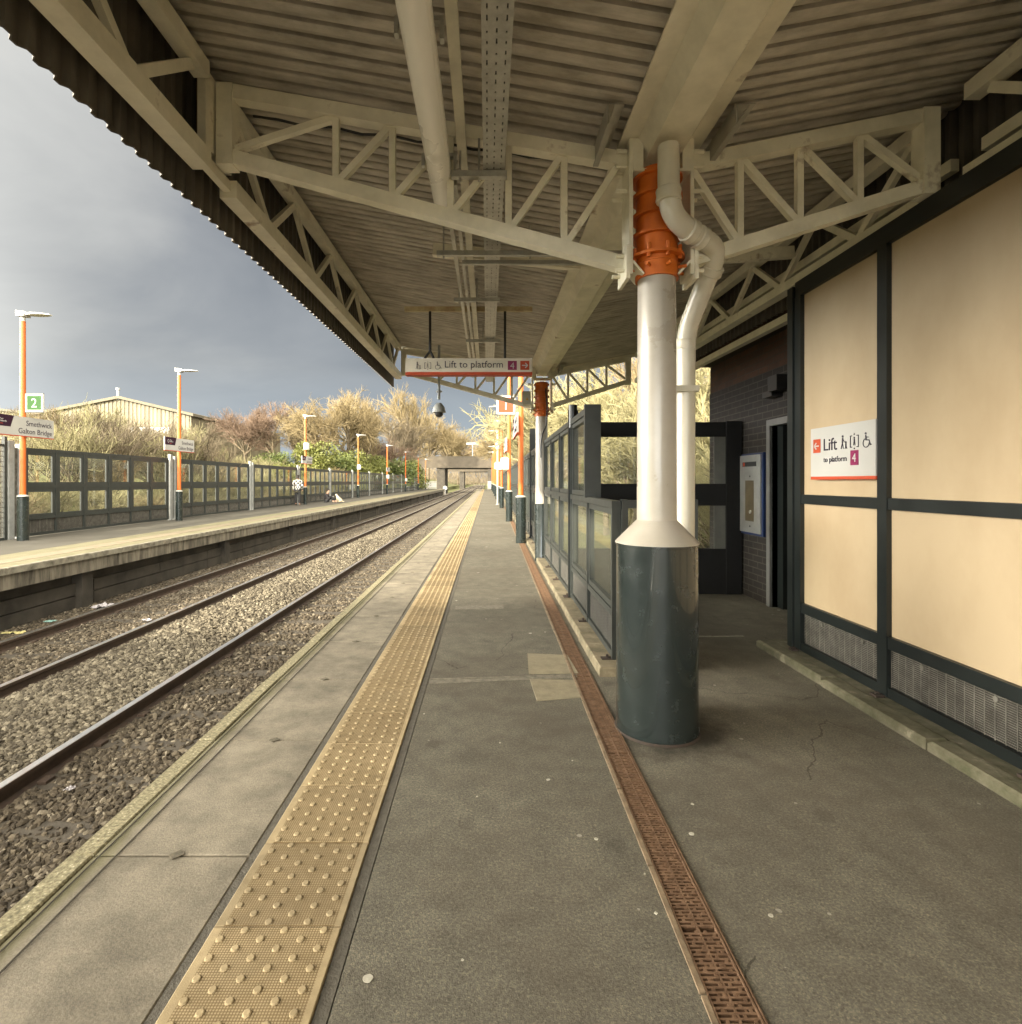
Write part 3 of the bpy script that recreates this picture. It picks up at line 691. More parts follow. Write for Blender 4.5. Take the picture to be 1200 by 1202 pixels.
# fascia sheets (vertical corrugation)
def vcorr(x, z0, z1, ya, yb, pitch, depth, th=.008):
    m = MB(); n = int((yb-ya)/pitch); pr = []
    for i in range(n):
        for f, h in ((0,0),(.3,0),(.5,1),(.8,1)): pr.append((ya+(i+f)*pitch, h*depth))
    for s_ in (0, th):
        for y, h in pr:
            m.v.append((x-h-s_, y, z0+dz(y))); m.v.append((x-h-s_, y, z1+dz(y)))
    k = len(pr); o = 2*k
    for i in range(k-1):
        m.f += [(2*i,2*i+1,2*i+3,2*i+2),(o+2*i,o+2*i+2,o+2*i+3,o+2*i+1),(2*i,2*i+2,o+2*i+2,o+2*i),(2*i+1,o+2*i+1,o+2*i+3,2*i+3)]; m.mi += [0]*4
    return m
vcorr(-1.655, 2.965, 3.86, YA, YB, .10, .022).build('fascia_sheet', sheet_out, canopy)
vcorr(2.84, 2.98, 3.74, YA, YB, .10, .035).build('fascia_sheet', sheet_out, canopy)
def xcorr(y, x0, x1, zf0, zf1, pitch=.1, depth=.03):
    m = MB(); n = int((x1-x0)/pitch); pr = []
    for i in range(n):
        for f, h in ((0,0),(.3,0),(.5,1),(.8,1)): pr.append((x0+(i+f)*pitch, h*depth))
    for s_ in (0,.008):
        for x, h in pr: m.v.append((x,y+h+s_,zf0(x))); m.v.append((x,y+h+s_,zf1(x)))
    k = len(pr); o = 2*k
    for i in range(k-1):
        m.f += [(2*i,2*i+1,2*i+3,2*i+2),(o+2*i,o+2*i+2,o+2*i+3,o+2*i+1),(2*i,2*i+2,o+2*i+2,o+2*i),(2*i+1,o+2*i+1,o+2*i+3,2*i+3)]; m.mi += [0]*4
    return m
# transverse trusses
def truss_side(Y, top0, bot0, top1, bot1, posts, mode, name='truss'):
    """top0/bot0 at outer end (x,z), top1/bot1 at column"""
    m = MB()
    def T(x): t = (x-top0[0])/(top1[0]-top0[0]); return top0[1]+(top1[1]-top0[1])*t
    def B(x): t = (x-bot0[0])/(bot1[0]-bot0[0]); return bot0[1]+(bot1[1]-bot0[1])*t
    off = dz(Y)
    m.bar((top0[0],Y,top0[1]+off),(top1[0],Y,top1[1]+off),.075,.075)
    m.bar((bot0[0],Y,bot0[1]+off),(bot1[0],Y,bot1[1]+off),.075,.075)
    for x in posts[1:-1]: m.bar((x,Y,B(x)+.03+off),(x,Y,T(x)-.03+off),.036,.036)
    for i in range(len(posts)-1):
        a_, b_ = posts[i], posts[i+1]
        if mode == 'up': p, q = (a_, B(a_)+.035), (b_, T(b_)-.035)
        else: p, q = (a_, T(a_)-.035), (b_, B(b_)+.035)
        s_ = .02 if b_ > a_ else -.02
        m.bar((p[0]+s_,Y,p[1]+off),(q[0]-s_,Y,q[1]+off),.0365,.036)
    m.box(min(top0[0],top0[0])-.045, top0[0]+.045, Y-.05, Y+.05, B(top0[0])-.06+off, T(top0[0])+.03+off)
    return m
X = lambda px: (px-572)*3.12/650
LT = [X(p) for p in (268,395,461,529,597,662,728)]
RT = [X(p) for p in (808,868,938,1008,1085)]
for Y in (3.12, 9.72, -3.4):
    truss_side(Y, (-1.46,3.575),(-1.46,3.215),(.80,3.185),(.80,2.60), LT, 'up').build('truss', cream, canopy)
    mr = truss_side(Y, (2.47,3.44),(2.47,3.05),(1.12,3.17),(1.12,2.62), RT[::-1], 'up')
    mr.build('truss', cream, canopy)
    a = MB(); o_ = dz(Y)                       # end plates with bolts each side of the column head
    a.bar((.790,Y-.0,2.53+o_),(.790,Y,3.30+o_),.02,.17,(0,1,0)); a.bar((1.125,Y,2.53+o_),(1.125,Y,3.30+o_),.02,.17,(0,1,0))
    a.bar((.77,Y,2.50+o_),(.77,Y,2.68+o_),.02,.2,(0,1,0)); a.bar((1.145,Y,2.50+o_),(1.145,Y,2.68+o_),.02,.2,(0,1,0))
    a.box(.80,.855,Y-.09,Y+.09,3.10+o_,3.268+o_); a.box(1.07,1.115,Y-.09,Y+.09,3.10+o_,3.268+o_)
    a.box(.80,1.115,Y-.10,Y+.10,3.085+o_,3.10+o_)
    a.bar((.80,Y,2.60+o_),(.86,Y,2.53+o_),.012,.17,(0,1,0)); a.bar((1.115,Y,2.60+o_),(1.05,Y,2.53+o_),.012,.17,(0,1,0))
    a.build('end_plate', cream, canopy)
    a = MB()
    for z in (2.56,2.64,3.0,3.14,3.22):
        for sx in (.745, 1.17): 
            for yy in (-.05,.05): a.tube([(sx-.03,Y+yy,z+o_),(sx+.03,Y+yy,z+o_)], .012, 6)
    a.build('bolts', cream, canopy)['kind'] = 'stuff'
# purlins below the sheet near the beam + at mid-span
a = MB()
for x0 in (-1.46,):
    for (ya, yb) in ((YA,-3.48),(-3.30,3.02),(3.22,9.62)):
        for xo, zb, zt in ((-1.53,3.115,3.60),):
            a.bar((xo,ya+.05,zb+dz(ya)),(xo,yb-.05,zb+dz(yb)),.10,.10); a.bar((xo,ya+.05,zt+dz(ya)),(xo,yb-.05,zt+dz(yb)),.085,.085)
            n = 6; st_ = (yb-ya-.3)/n
            for i in range(n):
                y0_ = ya+.15+i*st_; 
                a.bar((xo,y0_,zt-.04+dz(y0_)),(xo,y0_+st_*.5,zb+.04+dz(y0_)),.05,.035,(1,0,0)); a.bar((xo,y0_+st_*.5,zb+.04+dz(y0_)),(xo,y0_+st_*.98,zt-.04+dz(y0_)),.05,.035,(1,0,0))
a.box(-1.56,-1.515,2.92,3.34,3.10,3.16); a.box(-1.56,-1.515,2.98,3.28,3.2,3.62)
a.build('fascia_truss', cream, canopy)
a = MB()
for (ya, yb) in ((YA,-3.48),(-3.30,3.02),(3.22,9.62)):
    xo = 2.60
    a.bar((xo,ya+.05,3.04+dz(ya)),(xo,yb-.05,3.04+dz(yb)),.10,.075); a.bar((xo,ya+.05,3.48+dz(ya)),(xo,yb-.05,3.48+dz(yb)),.085,.085)
    a.bar((xo+.12,ya,3.23+dz(ya)),(xo+.12,yb,3.23+dz(yb)),.05,.07)
    n = 6; st_ = (yb-ya-.3)/n
    for i in range(n):
        y0_ = ya+.15+i*st_
        a.bar((xo,y0_,3.44+dz(y0_)),(xo,y0_+st_*.5,3.08+dz(y0_)),.05,.035,(1,0,0)); a.bar((xo,y0_+st_*.5,3.08+dz(y0_)),(xo,y0_+st_*.98,3.44+dz(y0_)),.05,.035,(1,0,0))
a.bar((2.80,4.6,2.90),(2.80,7.75,2.94),.07,.07); a.box(2.77,2.83,7.55,7.62,2.75,2.90)
a.build('fascia_truss', cream, canopy)
for Y in (3.12, 9.72, -3.4):
    for sx, w_ in ((.60,.085),(1.24,.085)):
        a = MB(); z_ = 3.225+dz(Y); a.box(sx,sx+.006,Y-.36,Y+.02,z_-.05,z_+.05); a.box(sx+.006,sx+w_,Y-.36,Y+.02,z_+.044,z_+.05); a.box(sx+.006,sx+.03,Y-.5,Y+.02,z_-.05,z_-.044)
        a.build('purlin_stub', M_('stub_grey',(.36,.34,.28),(.26,.245,.20),rough=.5) if 'stub_grey' not in bpy.data.materials else bpy.data.materials['stub_grey'], canopy)
a = MB(); a.bar((-.45,4.62,3.27+.05),(.78,4.62,3.20),.06,.10); a.bar((1.16,4.62,3.2),(2.55,4.62,3.30),.06,.09); a.bar((.74,4.62,3.19),(1.2,4.62,3.19),.05,.03)
a.build('cross_tie', cream, canopy)
# end verge of the roof
a = MB(); a.bar((.80,YB+.01,3.30+dz(YB)),(-1.69,YB+.01,3.78+dz(YB)),.03,.17); a.bar((1.14,YB+.01,3.30+dz(YB)),(2.84,YB+.01,3.66+dz(YB)),.03,.17); a.box(.80,1.14,YB-.005,YB+.025,3.19+dz(YB),3.42+dz(YB))
a.build('roof_verge', cream, canopy)

# ------------------------------------------------------------------ columns
def column(Y, label, big):
    c = thing('canopy_column', label, 'column', (.955, Y, 0), 'canopy columns'); c0 = (.955, Y, 0)
    if big: rb, rs, hb, hc = .222, .108, 1.045, 1.170
    else: rb, rs, hb, hc = .118, .108, 1.0, 1.0
    a = MB(); a.lathe([(rb+.004,.0),(rb+.004,.03),(rb,.05),(rb,hb-.012),(rb+.003,hb-.01),(rb+.003,hb)], c0, 48); a.build('base_sleeve', basep, c, smooth=True)
    a = MB()
    if big: a.lathe([(rb+.006,hb),(rb+.006,hb+.006),(rs+.004,hc),(rs,hc+.004),(rs-.004,2.62)], c0, 40)
    else: a.lathe([(rs,hb),(rs,2.62)], c0, 32)
    a.build('shaft', white, c, smooth=True)
    a = MB(); prof_ = [(.113,2.60),(.113,3.12)]; a.lathe(prof_, c0, 32)
    for z in (2.76,2.87,2.98,3.085):
        a.lathe([(.139,z-.010),(.139,z+.008)], c0, 40)
    a.lathe([(.118,2.52),(.118,2.60),(.100,2.62)], c0, 32); a.lathe([(.150,2.632),(.150,2.648)], c0, 36)
    a.build('collar', orange, c, smooth=True)
    a = MB()
    for t in range(0,360,45):
        ct, st_ = math.cos(R(t+10)), math.sin(R(t+10)); a.lathe([(.012,2.615),(.012,2.69)], (c0[0]+.13*ct,Y+.13*st_,0), 6); 
        a.tube([(c0[0]+.12*ct,Y+.12*st_,2.57),(c0[0]+.165*ct,Y+.165*st_,2.57)],.010,6)
    a.build('collar_bolts', orange, c)['kind'] = 'stuff'
    if big:
        a = MB(); a.lathe([(rb+.012,.0005),(rb+.009,.008),(rb+.003,.012)], c0, 40); a.build('base_ring', darkrust, c, smooth=True)
column(3.12, 'large white canopy column on a thick dark green sleeve, orange collar at its head', True)
column(9.72, 'slimmer white canopy column with dark foot farther along the platform beside the fence', False)
# conduit on column 2
a = MB(); a.tube([(1.01,9.60,3.0),(1.04,9.58,2.7),(1.02,9.58,2.35),(.95,9.58,2.2),(.93,9.58,2.0),(.93,9.58,1.8)], .012, 6); tag(a.build('cable', black), 'black cable curving down the slimmer farther column', 'cable')
a = MB(); a.cbox(.60,.745,9.45,9.56,2.70,2.93,.008)
bx = thing('electrical_box', 'grey junction box with yellow warning triangle by the farther column head', 'junction box', (.67,9.5,2.8)); a.build('casing', M_('grey_box_paint',(.42,.41,.33),(.36,.35,.28),rough=.5), bx)
a = MB(); a.poly([(.655,2.775),(.705,2.775),(.68,2.83)], 'y', 9.444, 9.449); a.build('warning_triangle', M_('warn_orange',(.5,.28,.02),(.42,.22,.02)), bx)

# downpipe
dp = thing('downpipe', 'cream plastic rainwater downpipe bending round the large column', 'downpipe', (1.0,2.95,3.2))
pts = [at(785,178,2.90), at(785,225,2.90)]
path = [Vector(p) for p in (at(785,172,2.9), at(785,232,2.9), at(790,252,2.92), at(802,266,2.95), at(826,281,3.02), at(838,290,3.08), at(839,303,3.12), at(834,318,3.18), at(812,372,3.33), at(806,392,3.37), at(805,420,3.38))]
path.append(Vector((1.205,3.38,.02)))
def smooth_path(p, it=2):
    for _ in range(it):
        q = [p[0]]
        for i in range(len(p)-1): q += [p[i].lerp(p[i+1], .25), p[i].lerp(p[i+1], .75)]
        q.append(p[-1]); p = q
    return p
a = MB(); a.tube(smooth_path(path), .056, 20); a.build('pipe', pvc, dp, smooth=True)
def coup(p, q, r=.062): 
    a = MB(); p = Vector(p); q = Vector(q); d = (q-p)
    a.tube([p, p+d*.12, p+d*.5, p+d*.88, q], [r, r+.004, r, r+.004, r], 20); a.build('coupling', pvc, dp, smooth=True)
coup(at(785,222,2.9), at(785,237,2.9)); coup(at(806,269,2.96), at(814,274,2.985), .060); coup(at(818,277,3.0), at(826,281.5,3.02), .060)
coup(at(838,312,3.155), at(833,322,3.19)); coup(at(805,398,3.375), at(805,410,3.38), .058)
a = MB(); a.box(1.12,1.27,3.31,3.45,1.93,1.965); a.build('bracket', pvc, dp)

# ------------------------------------------------------------------ ceiling services
lum = thing('strip_luminaire', 'long ribbed aluminium strip light fixed lengthwise under the canopy roof', 'strip light', (-.265,2.5,3.1))
a = MB(); n = 22; pf = []
for i in range(n+1):
    t = PI*i/n; r = .062+(.0028 if i % 2 else 0); pf.append((-.265-r*math.cos(t), 3.115-r*.85*math.sin(t)))
pf += [(-.205,3.175),(-.325,3.175)]
a.poly(pf, 'y', -2.2, 3.55); a.build('housing', alum, lum, smooth=True)
a = MB(); pf2 = [(-.265+(x+.265)*1.04, 3.115+(z-3.115)*1.04) for x, z in pf]; a.poly(pf2, 'y', 3.55, 3.575); a.build('end_cap', alum, lum)
for y in (1.2,2.15,3.05):
    a = MB(); a.box(-.36,-.17,y,y+.03,3.18,3.20); a.box(-.362,-.345,y,y+.03,3.13,3.18); a.box(-.185,-.168,y,y+.03,3.11,3.18)
    a.build('clip', galv, lum)
def longch(name, label, cat, x0, x1, y0, y1, z0, z1, mat, grp=None):
    m = MB(); m.box(x0,x1,y0,y1,z0,z1); tag(m.build(name, mat), label, cat, grp)
longch('support_channel', 'wide cream channel running beside the strip light', 'steel channel', -.165, -.115, -2.2, 9.4, 3.225, 3.275, cream)
longch('support_channel', 'narrow steel channel, leftmost of the pair continuing past the strip light end', 'steel channel', -.262, -.232, 3.6, 9.4, 3.150, 3.185, galv)
longch('support_channel', 'narrow steel channel, right one of the pair continuing past the strip light end', 'steel channel', -.205, -.180, 3.3, 9.4, 3.155, 3.185, galv)
# perforated cable tray
tr_ = thing('cable_tray', 'perforated galvanised cable tray hung lengthwise under the roof', 'cable tray', (.04,2.5,3.1))
a = MB(); TX0, TX1 = -.022, .098; a.box(TX0,TX0+.003,-2.2,9.6,3.115,3.165); a.box(TX1-.003,TX1,-2.2,9.6,3.115,3.165)
cols = [TX0+.003,-.004,.002,.034,.040,.072,.078,TX1-.003]
for i in range(0, 8, 2): a.box(cols[i], cols[i+1], -2.2, 9.6, 3.115, 3.118)
y = -2.2; i = 0
while y < 9.6:
    L_ = .055
    for s_ in (1,3,5):
        a.box(cols[s_], cols[s_+1], y, y+.012+.006*((i*7+s_) % 4), 3.115, 3.118); a.box(cols[s_], cols[s_+1], y+.040, y+.055, 3.115, 3.118)
    i += 1
    y += L_
a.build('tray', galv, tr_)
a = MB(); a.box(TX0+.01,TX1-.01,-2.2,9.6,3.128,3.150); a.build('cables', M_('grey_cable',(.09,.085,.075),(.06,.056,.05),rough=.6), tr_)
def strut(x0, x1, y, z, label, double=False):
    m = MB(); m.box(x0,x1,y,y+.035,z,z+.035)
    if double: m.box(x0+.18,x1+.1,y+.14,y+.17,z-.01,z+.02)
    for x in (x0+.05, (x0+x1)/2): m.tube([(x,y+.017,z-.02),(x,y+.017,z+.22)], .006, 6)
    tag(m.build('hanger_strut', galv), label, 'hanger bracket', 'cross struts carrying the cable tray')
strut(-.20,.11,3.06,3.075,'short galvanised cross strut nearest the strip light end')
strut(-.37,1.0,4.05,3.045,'long doubled galvanised strut reaching to the large column', True)
strut(-.31,.12,5.15,3.065,'galvanised cross strut just before the hanging lift sign')
strut(-.26,.16,6.7,3.075,'galvanised cross strut just beyond the hanging lift sign')

cb = MB(); pts_ = [(-1.35,3.20,3.50)]
for i in range(13): pts_.append((-1.2+i*.16, 3.185, 3.47-.022*i-(.018 if i % 2 else 0)))
cb.tube(pts_, .008, 6); tag(cb.build('cable', black), 'thin black cable clipped along the top bar of the nearest truss', 'cable')

# ------------------------------------------------------------------ lettering helpers
def text(s, size, M, mat, parent, name='lettering', align='LEFT', ext=.0015):
    cu = bpy.data.curves.new('t', 'FONT'); cu.body = s; cu.size = size; cu.align_x = align; cu.extrude = ext; cu.resolution_u = 3
    ob = bpy.data.objects.new('t', cu); col.objects.link(ob)
    dg = bpy.context.evaluated_depsgraph_get(); me = bpy.data.meshes.new_from_object(ob.evaluated_get(dg))
    bpy.data.objects.remove(ob); bpy.data.curves.remove(cu)
    me.transform(M); me.name = name; me.materials.clear(); me.materials.append(mat)
    o0 = Vector(ORG.get(parent.name, (0,0,0))); me.transform(Matrix.Translation(-o0))
    o = bpy.data.objects.new(name, me); col.objects.link(o); o.parent = parent; return o
def frame_m(org, right, up):
    r = Vector(right).normalized(); u = Vector(up).normalized(); n = r.cross(u)
    M = Matrix.Identity(4)
    for i in range(3): M[i][0] = r[i]; M[i][1] = u[i]; M[i][2] = n[i]; M[i][3] = org[i]
    return M
def disc(m, cx, cy, r, z0, z1, n=18): m.poly([(cx+r*math.cos(2*PI*i/n), cy+r*math.sin(2*PI*i/n)) for i in range(n)], 'z', z0, z1)
def seg(m, p, q, w, z=.0015): m.bar((p[0],p[1],z),(q[0],q[1],z),w,.0025)
def pict_stairs(m, x, s):     # walking figure with a child/case
    disc(m, x+.35*s, .92*s, .08*s, 0, .003); seg(m,(x+.35*s,.82*s),(x+.33*s,.45*s),.11*s); seg(m,(x+.33*s,.45*s),(x+.18*s,.02*s),.06*s); seg(m,(x+.33*s,.45*s),(x+.45*s,.02*s),.06*s); seg(m,(x+.36*s,.75*s),(x+.58*s,.48*s),.05*s)
    disc(m, x+.72*s, .48*s, .06*s, 0, .003); seg(m,(x+.72*s,.42*s),(x+.72*s,.2*s),.09*s); seg(m,(x+.72*s,.2*s),(x+.62*s,.0),.05*s); seg(m,(x+.72*s,.2*s),(x+.84*s,.0),.05*s)
def pict_lift(m, x, s):
    for sx in (.05,.95):
        seg(m,(x+sx*s,.05*s),(x+sx*s,.95*s),.06*s); q = .2 if sx < .5 else -.2
        seg(m,(x+sx*s,.08*s),(x+(sx+q)*s,.08*s),.06*s); seg(m,(x+sx*s,.92*s),(x+(sx+q)*s,.92*s),.06*s)
    disc(m, x+.5*s, .76*s, .07*s, 0, .003); seg(m,(x+.5*s,.68*s),(x+.5*s,.42*s),.12*s); seg(m,(x+.45*s,.45*s),(x+.42*s,.2*s),.05*s); seg(m,(x+.55*s,.45*s),(x+.58*s,.2*s),.05*s)
    m.poly([(x+.42*s,.98*s),(x+.58*s,.98*s),(x+.5*s,1.1*s)],'z',0,.003); m.poly([(x+.42*s,.02*s),(x+.58*s,.02*s),(x+.5*s,-.1*s)],'z',0,.003)
def pict_wheel(m, x, s):
    disc(m, x+.38*s, .93*s, .08*s, 0, .003); seg(m,(x+.38*s,.82*s),(x+.42*s,.45*s),.10*s); seg(m,(x+.42*s,.48*s),(x+.72*s,.46*s),.08*s); seg(m,(x+.72*s,.46*s),(x+.85*s,.12*s),.07*s); seg(m,(x+.4*s,.68*s),(x+.68*s,.66*s),.05*s); seg(m,(x+.82*s,.12*s),(x+.95*s,.16*s),.05*s)
    for i in range(14):
        t0 = R(110+i*18); t1 = R(110+(i+1)*18); seg(m,(x+(.42+.3*math.cos(t0))*s,(.28+.3*math.sin(t0))*s),(x+(.42+.3*math.cos(t1))*s,(.28+.3*math.sin(t1))*s),.055*s)
def arrow(m, cx, cy, s, d):
    seg(m,(cx-.32*s,cy),(cx+.32*s,cy),.11*s,.003); t = .32*d
    seg(m,(cx+t*s,cy),(cx+(t-.28*d)*s,cy+.27*s),.11*s,.003); seg(m,(cx+t*s,cy),(cx+(t-.28*d)*s,cy-.27*s),.11*s,.003)

# hanging sign
hs = thing('hanging_sign', 'long hanging sign reading Lift to platform 4 with orange lower stripe', 'sign', (-.2,6,2.7))
zb, zt = at(0,440,6)[2], at(0,420.5,6)[2]; x0, x1 = at(476,0,6)[0], at(625,0,6)[0]
a = MB(); a.box(x0,x1,6.0,6.11,zb+.031,zt); a.build('panel', M_('hanging_sign_face',(.62,.58,.48),(.58,.54,.45),rough=.5,scale=3), hs)
a = MB(); a.box(x0,x1,5.998,6.112,zb-.0,zb+.031); a.build('stripe', signred, hs)
Mh = frame_m((x0, 5.9985, zb+.031+.03), (1,0,0), (0,0,1))
u = (zt-zb-.031)
a = MB(Mh); s = u*.55; pict_stairs(a,.10,s); pict_lift(a,.205,s*.92); pict_wheel(a,.315,s); a.build('pictograms', signnavy, hs)
text('Lift to platform', .104, Mh @ Matrix.Translation((.42,.018,0)), signnavy, hs)
a = MB(Mh); q = .098; a.box(1.110,1.110+q,-.008,q-.008,-.002,.002); hnp = a.build('number_panel', signpurple, hs)
a = MB(Mh); a.box(1.245,1.245+q,-.008,q-.008,-.002,.002); hap = a.build('arrow_panel', signred, hs)
text('4', .098, Mh @ Matrix.Translation((1.110+q/2,.005,.003)), signwhite, hnp, align='CENTER', ext=.001)
a = MB(Mh); arrow(a, 1.245+q/2, q/2-.008, q, 1); a.build('arrow', signwhite, hap)
a = MB(); a.tube([at(505,362,6.05), (at(505,0,6.05)[0],6.05,zt+.09),(at(498,0,6.05)[0],6.05,zt)], .014, 8); a.tube([at(505,362,6.05), (at(505,0,6.05)[0],6.05,zt+.09),(at(510,0,6.05)[0],6.05,zt)], .014, 8)
a.build('hanger_rod', black, hs); a = MB(); a.tube([at(593,362,6.05), (at(593,0,6.05)[0],6.05,zt)], .014, 8)
a.build('hanger_rod', black, hs)
a = MB(); xa, xb = at(475,0,6.05)[0], at(625,0,6.05)[0]; a.box(xa,xb,6.03,6.075,3.245,3.295); a.build('fixing_rail', M_('stained_cream_rail',(.52,.45,.26),(.36,.24,.12),rough=.6,scale=9,detail=8), hs)

# dome camera
dc = thing('dome_camera', 'grey dome security camera hanging on a pole beyond the lift sign', 'security camera', (-.79,9.0,2.5))
cx = at(515.5,0,9.0)[0]
a = MB(); a.tube([(cx,9.0,3.6),(cx,9.0,2.72)],.022,10); a.tube([(cx,9,2.86),(cx,9,2.84)],.05,12); a.build('pole', greypaint, dc, smooth=True)
a = MB(); a.lathe([(.026,2.665),(.04,2.66),(.062,2.635),(.088,2.60),(.102,2.56),(.106,2.525),(.112,2.518),(.112,2.508)][::-1],(cx,9,0),24); a.build('housing', greypaint, dc, smooth=True)
a = MB(); a.lathe([(.070,2.508),(.067,2.475),(.05,2.445),(.02,2.43)][::-1],(cx,9,0),20); a.build('lens_dome', black, dc, smooth=True)

# ------------------------------------------------------------------ boarded screen on the right
bs = thing('boarded_screen', 'dark framed screen filled with beige boards on the right', 'boarded screen', (2.5,2,0))
SX = 2.50
a = MB()
ys_ = [4.40, 3.46, 2.49, 1.62, .70, -.2, -1.1, -2.0]
ptop, pbot = 2.86, .06
for y in ys_: a.box(SX-.035,SX+.045,y-.042,y+.042,pbot,ptop)
a.box(SX-.028,SX+.042,-2.0,4.358,1.215,1.285); a.box(SX-.028,SX+.042,-2.0,4.358,.355,.430); a.box(SX-.028,SX+.042,-2.0,4.358,.055,.115)
a.box(SX-.032,SX+.043,-2.0,4.44,ptop+.001,ptop+.12)
a.build('frame', dark, bs)
a = MB(); a.box(SX-.05,SX+.03,4.445,4.52,.055,2.95); a.build('corner_post', dark, bs)
for i in range(len(ys_)-1):
    for z0, z1 in ((.432,1.213),(1.287,2.858)):
        a = MB(); a.box(SX-.004,SX+.014,ys_[i+1]+.044,ys_[i]-.044,z0,z1); a.build('board', board, bs)
meshbk = M_('mesh_backing', (.035,.032,.026), (.022,.02,.016), rough=.8, scale=5)
wire = M_('weathered_mesh', (.19,.18,.155), (.07,.066,.056), rough=.6, metal=.3, scale=9)
for i in range(len(ys_)-1):
    ya, yb = ys_[i+1]+.044, ys_[i]-.044
    a = MB(); a.m = 0; a.box(SX+.006,SX+.016,ya,yb,.117,.353); a.m = 1
    z = .125
    while z < .350: a.box(SX-.004,SX+.000,ya,yb,z,z+.0042); z += .0118
    y = ya+.01
    while y < yb: a.box(SX-.0065,SX-.0035,y,y+.0045,.117,.353); y += .058
    for fy in (.2,.72):
        yy = ya+(yb-ya)*fy; a.tube([(SX-.014,yy,.325),(SX+.0,yy,.325)],.014,10)
    a.build('mesh_panel', [meshbk, wire], bs)
for y in (4.40, 3.46, 2.49):
    a = MB(); a.box(SX-.09,SX-.035,y-.03,y+.03,.048,.062); a.box(SX-.075,SX-.055,y-.01,y+.01,.062,.075); a.build('foot_bracket', darkrust, bs)
# lift wall sign
D0, D1 = 4.30, 3.60
ls_ = thing('wall_sign', 'white wall sign reading Lift to platform 4 on the beige boards', 'sign', (SX-.03,4,1.6))
XS = SX-.045; ya = 650*(-XS)/(952-572)*-1; yb = 650*XS/(1032-572)
ya = 650*XS/(952-572); yb = 650*XS/(1028-572)
zt_ = EYE+(565-504)*ya/650; zb_ = EYE+(565-563)*ya/650
a = MB(); a.box(XS,XS+.035,yb,ya,zb_+.022,zt_); a.build('panel', signwhite, ls_)
a = MB(); a.box(XS-.001,XS+.036,yb-.001,ya,zb_,zb_+.022); a.build('stripe', signred, ls_)
Ms = frame_m((XS-.001, ya, zb_), (0,-1,0), (0,0,1)); wS = ya-yb; hS = zt_-zb_
q = .125*wS
a = MB(Ms); a.box(.035,.035+q,.52*hS,.52*hS+q*1.15,-.001,.002); hap = a.build('arrow_panel', signred, ls_)
a = MB(Ms); arrow(a,.035+q/2,.52*hS+q*.57,q,-1); a.build('arrow', signwhite, hap)
text('Lift', .125, Ms @ Matrix.Translation((.155,.55*hS,.001)), signnavy, ls_)
a = MB(Ms @ Matrix.Translation((0,.55*hS,0))); s = .095; pict_stairs(a,.345,s); pict_lift(a,.455,s*.95); pict_wheel(a,.575,s); a.build('pictograms', signnavy, ls_)
text('to platform', .057, Ms @ Matrix.Translation((.16,.33*hS,.001)), signnavy, ls_)
a = MB(Ms); a.box(.46,.54,.25*hS,.25*hS+.10,-.001,.002); hnp = a.build('number_panel', signpurple, ls_)
text('4', .082, Ms @ Matrix.Translation((.50,.25*hS+.022,.003)), signwhite, hnp, align='CENTER', ext=.001)

# ------------------------------------------------------------------ lift building (brick)
lb = thing('lift_building', 'dark brick lift tower wall behind the boarded screen', 'building', (3.15,6,0))
LX = 3.15
a = MB(); a.box(LX,6.5,6.12,7.84,-.1,2.62); a.box(LX,6.5,5.05,6.12,2.02,2.62); a.box(LX,6.5,4.60,5.05,-.1,2.62)
a.build('wall', brickdark, lb)
a = MB(); a.box(LX+.01,6.5,4.6,7.84,2.62,3.0); a.box(2.90,6.5,4.6,7.84,3.0,4.6); a.build('upper_wall', brickred, lb)
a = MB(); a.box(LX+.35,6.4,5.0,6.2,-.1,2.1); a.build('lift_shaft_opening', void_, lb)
a = MB(); a.box(LX-.03,LX+.06,6.12,6.19,0,2.0); a.box(LX-.03,LX+.06,5.05,6.19,2.0,2.07); a.build('door_frame', M_('pale_door_frame',(.13,.13,.125),(.10,.10,.095),rough=.45), lb)
a = MB(); a.box(LX+.055,LX+.33,6.0,6.115,0,2.0); a.build('door_reveal', dark, lb)
a = MB(); a.box(LX-.12,LX,5.9,6.1,2.3,2.36); a.build('lamp_housing', black, lb)
rm = thing('station_building', 'dark enclosed building behind the boarded screen', 'building', (3,0,0))
a = MB(); a.box(2.62,6.5,-9,4.40,-.1,3.02); a.build('wall', void_, rm)  # near-black closed box added to keep the gap above the boards dark
a = MB(); a.box(2.95,6.6,-9,4.55,3.03,4.6); a.build('upper_wall', brickred, rm)
cp = thing('lift_call_panel', 'tall steel lift call panel in a blue surround on the dark brick', 'call panel', (LX-.03,6.6,1.3))
y1_, y0_ = 650*(LX-.03)/(869-572), 650*(LX-.03)/(896-572)
zt_, zb_ = EYE+(565-532)*6.5/650, EYE-(628-565)*6.5/650
a = MB(); a.box(LX-.03,LX,y0_,y1_,zb_,zt_); a.build('surround', bluep, cp)
a = MB(); a.box(LX-.045,LX-.03,y0_+.035,y1_-.02,zb_+.025,zt_-.02); fpl = a.build('face_plate', steelpanel, cp)
a = MB(); a.box(LX-.047,LX-.045,y0_+.19,y1_-.17,zb_+.16,zt_-.32); a.build('button_column', M_('bronze_strip',(.16,.13,.08),(.10,.08,.05),rough=.35,metal=.4), fpl)
a = MB(); a.box(LX-.048,LX-.045,y0_+.13,y1_-.10,zt_-.155,zt_-.10); a.build('display', black, fpl)
a = MB(); a.box(LX-.050,LX-.048,y1_-.16,y1_-.12,zt_-.15,zt_-.105); a.build('display_digit', signred, fpl)
